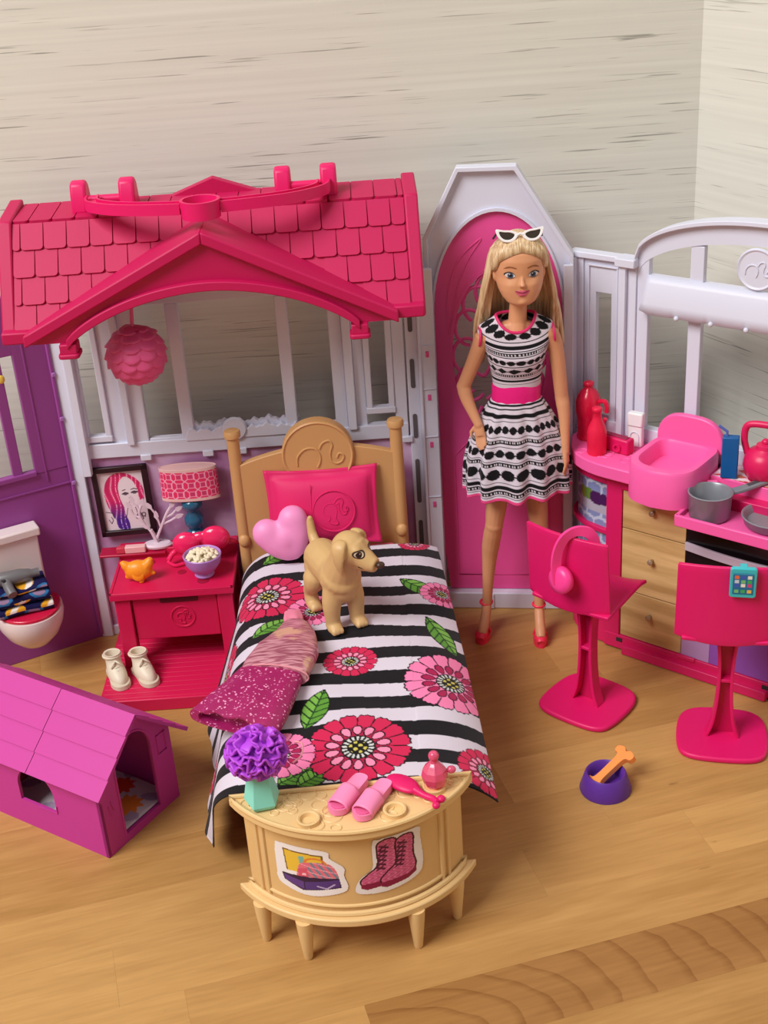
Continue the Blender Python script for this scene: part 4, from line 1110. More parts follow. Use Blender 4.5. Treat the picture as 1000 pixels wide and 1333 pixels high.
# ------------------------------------------------------------------ glittery dress lying on the blanket
def doll_dress():
    t = thing('doll_dress', 'shiny pink doll dress with glittery magenta skirt lying on the blanket', 'dress', (-6.5, 64, 8.3))
    ox, oy = -6.5, 64
    def glit(name, c1, c2, sc, thr):
        m = bpy.data.materials.new(name); m.use_nodes = True; nt = m.node_tree; N = nt.nodes; L = nt.links
        b = N['Principled BSDF']; b.inputs['Roughness'].default_value = .45
        tc = N.new('ShaderNodeTexCoord'); vo = N.new('ShaderNodeTexVoronoi'); vo.inputs['Scale'].default_value = sc; L.new(tc.outputs['Object'], vo.inputs['Vector'])
        wn = N.new('ShaderNodeSeparateColor'); L.new(vo.outputs['Color'], wn.inputs[0])
        r = N.new('ShaderNodeMapRange'); r.inputs[1].default_value = thr; r.inputs[2].default_value = thr+.04; L.new(wn.outputs[0], r.inputs[0])
        mx = N.new('ShaderNodeMix'); mx.data_type = 'RGBA'; mx.inputs[6].default_value = (*lin(c1), 1); mx.inputs[7].default_value = (*lin(c2), 1)
        L.new(r.outputs[0], mx.inputs[0]); L.new(mx.outputs[2], b.inputs['Base Color'])
        return m
    SK = glit('glitter_magenta', (160, 26, 94), (240, 160, 200), 1100, .91)
    def body(nm, ctr, widths, thick, m, n=40, k=44, fold=0.0, nf=6, base=8.25, openend=False):
        """soft flattened tube of cloth; ctr: list of (x,y), widths: half widths"""
        C = curve([(*c, 0) for c in ctr], n); wq = np.interp(np.linspace(0, 1, len(C)), np.linspace(0, 1, len(widths)), widths); tq = np.interp(np.linspace(0, 1, len(C)), np.linspace(0, 1, len(thick)), thick)
        mb = MB(); vs = []; fs = []; m_ = len(C)
        for i, p in enumerate(C):
            d = Vector(C[min(i+1, m_-1)])-Vector(C[max(i-1, 0)]); d.normalize(); s_ = Vector((-d.y, d.x, 0))
            for j in range(k):
                a = 2*math.pi*j/k; ca, sa = math.cos(a), math.sin(a)
                x = math.copysign(abs(ca)**.8, ca)*wq[i]; hgt = tq[i]*(.5+.5*math.copysign(abs(sa)**.6, sa))
                if sa > 0 and fold: hgt += fold*(i/m_)*math.sin(ca*nf+.6*math.sin(i*.1))*sa
                q = Vector((p[0], p[1], 0))+s_*x
                vs.append((q.x-ox, q.y-oy, base-8.3+hgt))
        for i in range(m_-1):
            for j in range(k): j2 = (j+1) % k; fs.append((i*k+j, i*k+j2, (i+1)*k+j2, (i+1)*k+j))
        fs += [tuple(range(k))[::-1]]
        if not openend: fs += [tuple((m_-1)*k+j for j in range(k))]
        else:
            # inner lining so the open hem shows layered cloth
            o = len(vs)
            for i in (m_-1, m_-7):
                c0 = Vector((C[i][0]-ox, C[i][1]-oy, base-8.3+tq[i]*.5))
                for j in range(k): vs.append(tuple(c0+(Vector(vs[i*k+j])-c0)*.8))
            for j in range(k):
                j2 = (j+1) % k; fs.append(((m_-1)*k+j, (m_-1)*k+j2, o+j2, o+j)); fs.append((o+j, o+j2, o+k+j2, o+k+j))
            fs.append(tuple(o+k+j for j in range(k)))
        return mb.add(vs, fs).build(nm, m, t, smooth=60)
    body('skirt', [(-6.9, 63.4), (-7.5, 61.6), (-8.3, 59.6), (-9.0, 58.2)], [1.75, 2.1, 2.5, 2.75], [1.1, 1.25, 1.3, 1.1], SK, fold=.16, nf=11, openend=True)
    bm_ = body('bodice', [(-6.0, 68.6), (-5.9, 66.9), (-6.2, 65.0), (-6.75, 63.3), (-6.95, 62.6)], [.55, 1.25, 1.85, 2.0, 1.95], [.7, 1.1, 1.45, 1.4, 1.25], None or MATS.setdefault('bodice_pink', bodice_mat()), fold=.05, nf=5)
    body('collar', [(-6.15, 70.2), (-6.05, 69.2), (-6.0, 68.4)], [.5, .62, .6], [.35, .6, .75], mat('sheer_pink', (238, 140, 168), .5), fold=.06, nf=6)
    MB().tube([(-6.95-ox+1.95*math.cos(a)*.98+.1, 62.6-oy-.55*math.cos(a), .0+.62+.66*math.sin(a)) for a in np.linspace(0, 2*math.pi, 30)[:-1]], .05, 5, closed=True).build('waist_trim', mat('trim_rose', (226, 150, 160), .4), t)
    MB().tube(curve([(.95, -8.2, .9), (1.4, -8.6, 1.0), (1.35, -9.3, .8), (.9, -9.6, .6)], 14), .05, 5).build('ribbon_loop', mat('trim_rose'), t)
def bodice_mat():
    m = bpy.data.materials.new('bodice_pink'); m.use_nodes = True; nt = m.node_tree; N = nt.nodes; L = nt.links
    b = N['Principled BSDF']; b.inputs['Roughness'].default_value = .35; b.inputs['Metallic'].default_value = .25
    tc = N.new('ShaderNodeTexCoord'); mp = N.new('ShaderNodeMapping'); mp.inputs['Rotation'].default_value = (0, 0, R(-14)); mp.inputs['Scale'].default_value = (120, 900, 200); L.new(tc.outputs['Object'], mp.inputs['Vector'])
    n = N.new('ShaderNodeTexNoise'); n.inputs['Scale'].default_value = 1; n.inputs['Detail'].default_value = 1; L.new(mp.outputs[0], n.inputs['Vector'])
    r = N.new('ShaderNodeMapRange'); r.inputs[1].default_value = .4; r.inputs[2].default_value = .6; L.new(n.outputs['Fac'], r.inputs[0])
    mx = N.new('ShaderNodeMix'); mx.data_type = 'RGBA'; mx.inputs[6].default_value = (*lin((166, 88, 110)), 1); mx.inputs[7].default_value = (*lin((222, 158, 172)), 1); L.new(r.outputs[0], mx.inputs[0])
    n2 = N.new('ShaderNodeTexNoise'); n2.inputs['Scale'].default_value = 55; n2.inputs['Detail'].default_value = 5; L.new(tc.outputs['Object'], n2.inputs['Vector'])
    r2 = N.new('ShaderNodeMapRange'); r2.inputs[1].default_value = .58; r2.inputs[2].default_value = .64; L.new(n2.outputs['Fac'], r2.inputs[0])
    mx2 = N.new('ShaderNodeMix'); mx2.data_type = 'RGBA'; mx2.inputs[7].default_value = (*lin((226, 180, 150)), 1); L.new(r2.outputs[0], mx2.inputs[0]); L.new(mx.outputs[2], mx2.inputs[6])
    L.new(mx2.outputs[2], b.inputs['Base Color']); return m
doll_dress()

# ------------------------------------------------------------------ red trunk nightstand on a platform
def nightstand():
    t = thing('nightstand', 'crimson plastic nightstand with one drawer, corner legs and low platform beside the bed', 'nightstand', (-14.6, 79, 0))
    ox, oy = -14.6, 79
    def bar(nm, x0, x1, y0, y1, z0, z1, m=REDP, bv=.07, par=t):
        return MB().box(x0-ox, x1-ox, y0-oy, y1-oy, z0, z1).build(nm, m, par, bevel=bv)
    pf = bar('platform', -19.9, -10.6, 72.6, 82.4, 0, .95)
    for k in range(13): bar('platform_board', -19.75, -10.75, 72.85+k*.56, 73.36+k*.56, .9, 1.0, REDP, .03, pf)
    bar('body', -18.3, -10.9, 77.0, 82.2, 3.3, 6.5)
    for x0 in (-18.65, -11.7): 
        for y0 in (76.55, 81.4): bar('leg', x0, x0+1.05, y0, y0+.9, .95, 6.5)
    dr = bar('drawer', -17.5, -11.75, 76.75, 77.2, 3.1, 6.45)
    mbx = MB().prism(rrect(-15.6-ox, -13.0-ox, 5.95, 6.42, .12), 76.68-oy, 76.8-oy, 'y'); mbx.build('drawer_slot', mat('slot_maroon', (96, 6, 30), .6), dr, smooth=None)
    emblem(MB(), (-14.2-ox, 76.74-oy, 4.75), (1, 0, 0), (0, 0, 1), .8, .06, solid=True).build('badge_relief', REDP, dr)
    bar('top', -18.9, -10.5, 76.3, 82.4, 6.5, 7.0)
    bar('top_border', -18.9, -10.5, 76.3, 76.5, 6.95, 7.06, REDP, .03); bar('top_border', -18.9, -18.7, 76.3, 82, 6.95, 7.06, REDP, .03); bar('top_border', -10.7, -10.5, 76.3, 82, 6.95, 7.06, REDP, .03)
    bar('back_ledge', -18.9, -10.5, 81.3, 82.5, 6.9, 7.7)
    bar('side_shelf', -20.2, -15.5, 81.0, 82.3, 7.35, 7.55, mat('shelf_maroon', (176, 20, 62), .4))
    for x, y, r in ((-16.6, 80.6, .5), (-14.2, 78.9, .45), (-12.6, 77.5, .6)):
        MB().lathe([(0, 0), (r*.7, 0), (r*.7, .02), (0, .02)], 20, (x-ox, y-oy, 7.0)).build('dent_shade', mat('dent_shade_maroon', (160, 14, 52), .5), t)  # flat discs, darker red painted in for the shade of shallow dents
nightstand()

def bedside_things():
    # framed portrait
    t = thing('picture_frame', 'black framed portrait of a face with pink and purple hair', 'picture', (-18.05, 82.45, 7.56))
    BK = mat('frame_black', (40, 16, 24), .4)
    tl = Matrix.Rotation(R(-4), 4, 'X') @ Matrix.Rotation(R(-1.5), 4, 'Y')
    z0 = .85
    for x0, x1, a, b in ((-1.95, -1.6, z0, z0+5.2), (1.55, 1.95, z0, z0+5.2), (-1.95, 1.95, z0, z0+.4), (-1.95, 1.95, z0+4.8, z0+5.2)):
        MB().box(x0, x1, -.3, .1, a, b).xf(tl).build('frame_bar', BK, t, bevel=.05)
    W_, H_ = 3.2, 4.4
    rot = np.array(tl.to_3x3())
    def pos(u, v): return np.stack([-1.6+W_*u, -.05+0*u, z0+.4+H_*v], -1) @ rot.T
    def pcol(u, v):
        x, y = u*3.2, v*4.4
        c = np.zeros(u.shape+(3,)); c[:] = (226, 206, 214)
        hair = curve([(.9, .1), (.75, .9), (.45, 1.6), (.3, 2.4), (.35, 3.2), (.7, 3.9), (1.3, 4.25), (2.0, 4.2), (2.6, 3.8), (3.0, 3.2), (3.05, 2.3), (2.75, 2.0), (2.6, 2.7), (2.45, 3.5), (1.9, 3.95), (1.45, 3.6), (1.3, 3.0), (1.35, 2.3), (1.5, 1.7), (1.55, 1.1), (1.7, .5), (1.65, 0)], 120, True)
        H = inpoly(x, y, hair)
        streak = np.sin(x*17+1.6*np.sin(y*2.6)+1.2*np.sin(x*5))
        g = np.clip((2.2-y)/1.4, 0, 1)[..., None]
        pink = np.where((streak > .3)[..., None], np.array((236, 70, 130)), np.array((200, 40, 96)))
        pur = np.where((streak > .3)[..., None], np.array((110, 60, 170)), np.array((74, 40, 130)))
        c[H] = (pink*(1-g)+pur*g)[H]
        c[H & (streak > .985)] = (240, 220, 230)
        face = curve([(1.4, 3.0), (1.45, 2.3), (1.7, 1.8), (2.05, 1.55), (2.35, 1.75), (2.6, 2.3), (2.65, 2.9), (2.4, 3.5), (1.9, 3.85), (1.5, 3.5)], 60, True)
        F = inpoly(x, y, face); c[F] = (230, 212, 218)
        ink = (70, 50, 62)
        for pts, w in (([(2.2, 2.95), (2.4, 3.02), (2.6, 2.95)], .035), ([(2.2, 2.72), (2.4, 2.8), (2.6, 2.74)], .06), ([(1.58, 2.66), (1.76, 2.74), (1.94, 2.68)], .06), ([(1.58, 2.92), (1.8, 2.98)], .03), ([(1.98, 2.35), (2.06, 2.3), (2.14, 2.34)], .03), ([(1.75, 1.55), (1.6, 1.0), (1.2, .7)], .025), ([(2.3, 1.6), (2.4, 1.1), (2.9, .8)], .025), ([(.2, 1.4), (.6, 1.3), (.7, .9)], .03), ([(.3, .8), (.45, .5), (.6, .75), (.5, 1.0)], .03)):
            c[line_dist(x, y, pts) < w] = ink
        c[((x-2.4)/.13)**2+((y-2.68)/.08)**2 < 1] = (96, 80, 96); c[((x-1.76)/.12)**2+((y-2.62)/.08)**2 < 1] = (96, 80, 96)
        c[((x-2.08)/.2)**2+((y-2.02)/.07)**2 < 1] = (196, 130, 150)
        for cx, cy in ((2.35, .85), (2.6, .75), (2.5, 1.05), (2.8, 1.0)): c[np.abs(np.hypot(x-cx, y-cy)-.13) < .035] = ink
        return c
    sheet('portrait_print', pos, 110, 150, pcol, print_mat('portrait_paper', .35), t)
    MB().box(-1.7, 1.7, 0, .15, z0+.1, z0+5.1).xf(tl).build('backing', BK, t)
    # table lamp
    t = thing('table_lamp', 'table lamp with pink lattice shade on a blue glass base', 'lamp', (-13.35, 81.95, 7.7))
    GB = mat('blue_glass_plastic', (56, 134, 176), .12, trans=.55, coat=.3)
    MB().lathe([(0, 0), (.75, 0), (.85, .25), (.75, .75), (.42, 1.05), (.5, 1.25), (.68, 1.6), (.66, 2.0), (.42, 2.35), (.5, 2.6), (.72, 2.9), (.72, 3.25), (.4, 3.5), (0, 3.5)], 28).build('lamp_base', GB, t, smooth=60)
    def sp(u, v):
        a = 2*np.pi*u; r = 2.02-.06*v
        return np.stack([r*np.cos(a)+.05, .3*r*np.sin(a), 3.45+2.45*v], -1)
    def sc(u, v):
        c = np.zeros(u.shape+(3,)); c[:] = (232, 52, 104)
        X = u*15*1.0; Z = (v-.09)/.82*3.0
        fx = (X % 1)-.5; fz = (Z % 1)-.5
        sq = np.maximum(np.abs(fx), np.abs(fz))
        li = (np.abs(sq-.27) < .045)|((np.abs(np.abs(fx)-np.abs(fz)) < .07) & (sq > .27))|((np.abs(fx) > .455) & (np.abs(fz) < .0))
        c[li] = (250, 176, 204)
        c[(sq < .2)] = (206, 60, 110)
        c[(v < .09)|(v > .91)] = (232, 190, 186)
        return c
    ls = sheet('lamp_shade', sp, 240, 60, sc, print_mat('shade_print', .5), t, solid=.05)
    MB().prism(circ(.05, 0, 1.93, 40, .57), 5.75, 5.86, 'z').build('shade_top', mat('shade_cream', (226, 182, 180), .5), ls, smooth=30)
    # white branching jewellery tree
    t = thing('jewellery_tree', 'white branching jewellery tree on an oval foot beside the lamp', 'jewellery stand', (-16.1, 81.7, 7.7))
    WT = mat('tree_white', (222, 200, 214), .45)
    MB().lathe([(0, -.0), (1.0, 0), (1.05, .15), (.9, .28), (0, .3)], 24, sy=.55).build('foot', WT, t, smooth=40)
    mb = MB()
    def br(pts, r=.1): mb.tube(curve([(x, 0, z) for x, z in pts], 10), r, 6)
    br([(0, .2), (-.2, .9), (-.35, 1.3)], .15); br([(-.35, 1.2), (-.75, 1.9), (-.95, 2.7), (-.7, 3.3)]); br([(-.85, 2.2), (-1.35, 2.6), (-1.5, 3.1)], .08); br([(-.95, 2.7), (-1.0, 3.2), (-1.3, 3.5)], .08)
    br([(0, .6), (.5, 1.6), (.95, 2.5), (1.3, 3.0)]); br([(.55, 1.7), (1.1, 1.9), (1.55, 2.15)], .08); br([(.8, 2.2), (1.3, 2.4), (1.6, 2.7)], .08); br([(.4, 1.4), (.2, 2.4), (-.1, 3.0)], .08)
    mb.build('branch', WT, t)
    mb = MB()
    for x, z, a in ((-.7, 3.35, 20), (-1.5, 3.2, -30), (-1.3, 3.6, -10), (1.35, 3.1, 40), (1.65, 2.2, 70), (1.7, 2.75, 60), (-.15, 3.1, -40), (-.55, 1.55, -60), (.2, 2.3, 0)):
        mb.add(*_leaf(x, z, a))
    mb.build('leaf_sprig', WT, t, smooth=None, solid=.05)
    t = thing('lipstick_tube', 'small pale and red tube lying on the ledge under the portrait', 'tube', (-18.0, 81.3, 7.56))
    MB().box(-.35, 1.1, -.25, .25, 0, .5).build('tube_cap', mat('pale_rose', (232, 178, 180), .5), t, bevel=.06)
    MB().box(-.95, -.35, -.22, .22, .02, .46).build('tube_end', mat('tube_red', (206, 60, 84), .5), t, bevel=.05)
    # orange fish
    t = thing('orange_fish_toy', 'orange moulded toy with two fins on the nightstand top', 'toy', (-17.0, 78.2, 7.06))
    OR = mat('orange_plastic', (246, 150, 34), .35)
    mb = MB().ball((0, 0, .72), .98, .62, .74)
    mb.add([(-.55, -.1, .9), (-.55, .25, .9), (-1.25, 0, 1.5), (-1.05, .0, .75)], [(0, 1, 2), (0, 2, 3), (1, 3, 2), (0, 3, 1)])
    mb.tube([(.45, 0, .9), (.8, 0, 1.3), (.95, 0, 1.6)], [.5, .36, .16], 8); mb.tube([(-.5, 0, .85), (-.9, 0, 1.2), (-1.1, 0, 1.45)], [.45, .32, .14], 8)
    mb.tube([(.6, 0, .5), (1.15, -.1, .45)], [.3, .1], 8); mb.tube([(-.5, -.1, .4), (-.95, -.15, .3)], [.3, .1], 8); mb.tube([(.1, -.2, .2), (.2, -.55, .02)], [.3, .15], 8)
    mb.build('fish_body', OR, t, smooth=180, remesh=.07, relax=3)
    MB().lathe([(.34, 0), (.42, .04), (.36, .1), (0, .06)], 22).xf(Matrix.Rotation(R(78), 4, 'X')).xf(Matrix.Translation((.02, -.5, .6))).build('face_disc', OR, t, smooth=60)
    # popcorn bowl
    t = thing('popcorn_bowl', 'lilac footed bowl filled with popcorn on the nightstand corner', 'bowl', (-12.55, 78.2, 7.06))
    MB().lathe([(0, 0), (.62, 0), (.68, .1), (.58, .3), (.9, .55), (1.2, 1.0), (1.32, 1.6), (1.27, 1.65), (1.2, 1.6), (1.1, 1.1), (0, .9)], 36).build('bowl_body', mat('lilac_bowl', (180, 132, 204), .4), t, smooth=50)
    mb = MB(); rs = random.Random(9)
    for k in range(110):
        r = 1.02*math.sqrt(rs.random()); a = rs.random()*6.283
        mb.ball((r*math.cos(a), r*math.sin(a), 1.38+.4*(1-(r/1.1)**2)+rs.random()*.1), rs.uniform(.11, .19), rs.uniform(.1, .18), rs.uniform(.09, .15), nu=7, nv=5)
    mb.lathe([(0, 1.5), (1.1, 1.3)], 20)
    tag(mb.build('popcorn', mat('popcorn', (238, 226, 196), .7), t), kind='stuff')
    # pink sleep mask
    t = thing('sleep_mask', 'glossy hot pink moulded mask with two domes resting behind the popcorn bowl', 'mask', (-12.85, 80.1, 7.06))
    MK = mat('mask_pink', (240, 38, 100), .2, coat=.5)
    mb = MB().ball((-.95, 0, 1.5), 1.0, .55, .88).ball((1.05, .1, 1.75), 1.05, .55, .92).ball((.05, .05, 1.9), .7, .32, .42)
    mb.tube(curve([(-1.3, .1, 1.2), (-2.0, 0, .8), (-2.35, -.2, .35)], 10), .2, 8); mb.tube(curve([(1.6, .1, 1.6), (2.2, .4, 1.3), (2.5, .8, .9)], 10), .18, 8)
    mb.build('mask_body', MK, t, smooth=180, remesh=.07, relax=4)
    MB().tube(curve([(-2.4, -.2, .3), (-1.9, -.5, .12), (-1.3, -.3, .1)], 12), .12, 8).build('strap', MK, t)
    MB().box(-.7, .9, .1, .3, 0, 1.3).build('rest', MK, t, bevel=.05)
def _leaf(x, z, a, L=.75, w=.17):
    d = Vector((math.sin(R(a)), 0, math.cos(R(a)))); s = Vector((d.z, 0, -d.x)); p = Vector((x, -.02, z))-d*.25
    pts = [p, p+d*L*.35+s*w, p+d*L*.7+s*w*.8, p+d*L, p+d*L*.7-s*w*.8, p+d*L*.35-s*w]
    return pts, [(0, 1, 2, 3, 4, 5)]
bedside_things()
# ------------------------------------------------------------------ half-moon console in front
def cut_sheet(o, mask):
    bm = bmesh.new(); bm.from_mesh(o.data); bm.verts.ensure_lookup_table()
    bmesh.ops.delete(bm, geom=[v for v, k in zip(list(bm.verts), mask.ravel()) if not k], context='VERTS')
    bm.to_mesh(o.data); bm.free(); return o
def console():
    t = thing('console_table', 'beige half-moon console table with stickers at the foot of the bed', 'console table', (-2.65, 52.6, 0), 2.6)
    def arc(x, hw, sag):
        Rr = (hw*hw+sag*sag)/(2*sag); return -(math.sqrt(max(0, Rr*Rr-x*x))-(Rr-sag))
    def moon(hw, sag, n=40, y0=0.0): return [(-hw, y0)]+[(-hw+2*hw*i/n, arc(-hw+2*hw*i/n, hw, sag)) for i in range(1, n)]+[(hw, y0)]
    MB().prism(moon(6.2, 3.6), 8.1, 8.55, 'z').build('top', BEIGE, t, smooth=25, bevel=.07)
    # raised rim around the top
    rim = moon(6.15, 3.56); MB().tube([(p[0], p[1], 8.62) for p in rim], .13, 8, closed=True).build('top_rim', BEIGE, t)
    MB().prism(moon(5.55, 3.05), 3.0, 8.15, 'z').build('body', mat('beige_body', (222, 182, 124), .42), t, smooth=25)
    MB().prism(moon(6.25, 3.6), 2.55, 3.0, 'z').build('lower_shelf', BEIGE, t, smooth=25, bevel=.08)
    MB().tube([(p[0], p[1], 3.1) for p in moon(5.75, 3.2)], .16, 8, closed=True).build('skirting', BEIGE, t)
    fy = lambda x: arc(x, 5.55, 3.05)
    for x in (-4.95, -4.6, 4.3, 4.65): MB().tube([(x, fy(x)-.02, 3.2), (x, fy(x)-.02, 8.1)], .13, 8).build('pilaster', BEIGE, t)
    MB().tube([(x, fy(x)-.02, 3.5) for x in np.linspace(-4.6, 4.3, 24)], .1, 8).build('panel_bead', BEIGE, t)
    for x, y in ((-5.1, -1.15), (-2.95, -2.75), (2.75, -2.75), (5.0, -1.0)):
        MB().lathe([(0, 0), (.2, 0), (.24, .1), (.42, 2.0), (.46, 2.6), (0, 2.6)], 18, (x, y, 0)).build('leg', BEIGE, t, smooth=50)
    # moulded rings and pebble pattern on the top
    for x, y in ((-2.2, -2.35), (2.05, -2.3), (4.15, -.85)):
        MB().lathe([(.36, 0), (.58, 0), (.58, .22), (.5, .24), (.42, .2), (.36, .0)], 26, (x, y, 8.55)).build('ring_holder', BEIGE, t)
    mb = MB(); rs = random.Random(4)
    for k in range(60):
        x = rs.uniform(-5.6, 5.6); r = rs.uniform(.2, .5); lim = -arc(x, 6.0, 3.4)
        y = -rs.uniform(.1, 3.3)
        if -y > lim-r-.1: continue
        mb.tube([(x+r*math.cos(2*math.pi*i/14), y+r*.9*math.sin(2*math.pi*i/14)-.1, 8.56) for i in range(14)], .045, 4, closed=True)
    tag(mb.build('pebble_relief', BEIGE, t), kind='stuff')
    # stickers, die cut and curved with the front
    def sticker(nm, x0, x1, z0, z1, col, outline, lab):
        nu, nv = 130, 110
        def pos(u, v):
            x = x0+(x1-x0)*u; y = np.vectorize(fy)(x)-.045
            return np.stack([x, y, z0+(z1-z0)*v], -1)
        o = sheet(nm, pos, nu, nv, col, print_mat('sticker_print', .35), t)
        u, v = np.meshgrid(np.linspace(0, 1, nu), np.linspace(0, 1, nv), indexing='ij')
        cut_sheet(o, inpoly(u, v, outline)); o['label'] = lab
    WHT = (240, 234, 236)
    def suit(u, v):
        u, v = .5+(u-.5)*1.1, .5+(v-.5)*1.12
        c = np.zeros(u.shape+(3,)); c[:] = WHT
        P = lambda pts, col: c.__setitem__(inpoly(u, v, pts), col)
        ink = (50, 24, 60)
        P([(.1, .97-.02), (.7, .93), (.73, .5), (.13, .45)], (120, 90, 40)); P([(.12, .92), (.67, .9), (.7, .5), (.15, .45)], (232, 190, 62))
        P([(.33, .84), (.41, .86), (.42, .68), (.34, .68)], (120, 180, 170))
        st = ((u*9+v*5) % 1 < .45)
        body = inpoly(u, v, curve([(.3, .3), (.32, .62), (.42, .72), (.72, .76), (.86, .66), (.9, .38), (.6, .3)], 50, True))
        c[body] = (226, 110, 128); c[body & st & (u > .45)] = (120, 130, 150); c[body & ((v*8+u*2) % 1 < .12)] = (250, 170, 190)
        P([(.3, .55), (.45, .6), (.46, .3), (.32, .28)], (214, 84, 110)); P([(.36, .46), (.42, .47), (.42, .42), (.36, .41)], (250, 190, 200))
        c[(np.abs(np.hypot((u-.58)/.16, (v-.72)/.12)-1) < .14) & (v > .72)] = (226, 130, 60)
        P([(.05, .36), (.92, .42), (.95, .2), (.35, .05), (.08, .2)], ink); P([(.07, .33), (.37, .26), (.37, .08), (.1, .2)], (96, 62, 134)); P([(.39, .26), (.92, .39), (.93, .22), (.39, .08)], (84, 52, 124))
        c[line_dist(u, v, [(.58, .2), (.72, .16), (.84, .27)]) < .014] = (190, 170, 210)
        return c
    so = curve([(.02, .42), (.03, .9), (.12, 1.0), (.72, .98), (.78, .84), (.96, .66), (.96, .48), (1.0, .25), (.9, .12), (.45, .0), (.1, .1), (.02, .22)], 90, True)
    sticker('luggage_sticker', -4.15, -.55, 4.0, 7.1, suit, so, 'sticker of an open purple suitcase with a yellow box and striped bag')
    def boots(u, v):
        u, v = .5+(u-.5)*1.14+.0, .5+(v-.5)*1.12
        c = np.zeros(u.shape+(3,)); c[:] = WHT
        ink = (70, 14, 40); pk = (200, 84, 130)
        def boot(dx, dz, k):
            out = curve([(.32*k+dx, .9+dz), (.62*k+dx, .94+dz), (.62*k+dx, .55+dz), (.66*k+dx, .28+dz), (.56*k+dx, .14+dz), (.3*k+dx, .1+dz), (.05*k+dx, .06+dz), (.0+dx, .18+dz), (.14*k+dx, .32+dz), (.3*k+dx, .48+dz)], 70, True)
            m = inpoly(u, v, out); c[m] = pk
            tex = np.sin(u*60+4*np.sin(v*40)) > .5; c[m & tex] = (224, 120, 160)
            c[line_dist(u, v, out+[out[0]]) < .014] = ink
            for s_ in range(6):
                a = (.34*k+dx-.015*s_+.02, .84+dz-.085*s_); c[seg_dist(u, v, a, (a[0]+.12, a[1]-.05)) < .02] = (90, 30, 60); c[seg_dist(u, v, (a[0]+.1, a[1]+.01), (a[0]+.0, a[1]-.06)) < .014] = (90, 30, 60)
            sole = [(.0+dx, .1+dz), (.56*k+dx, .14+dz), (.66*k+dx, .24+dz), (.66*k+dx, .12+dz), (.5*k+dx, .04+dz), (.1*k+dx, -.02+dz), (.0+dx, .02+dz)]
            c[inpoly(u, v, sole)] = (140, 30, 70)
        boot(.05, .06, .95); boot(.37, .04, .88)
        return c
    bo = curve([(.02, .12), (.1, .32), (.28, .5), (.3, .95), (.42, 1.0), (.94, 1.0), (.98, .8), (1.0, .3), (.9, .1), (.5, .0), (.1, .02)], 80, True)
    sticker('boots_sticker', -.3, 3.3, 4.15, 7.55, boots, bo, 'sticker of a pair of pink lace-up boots')
console()

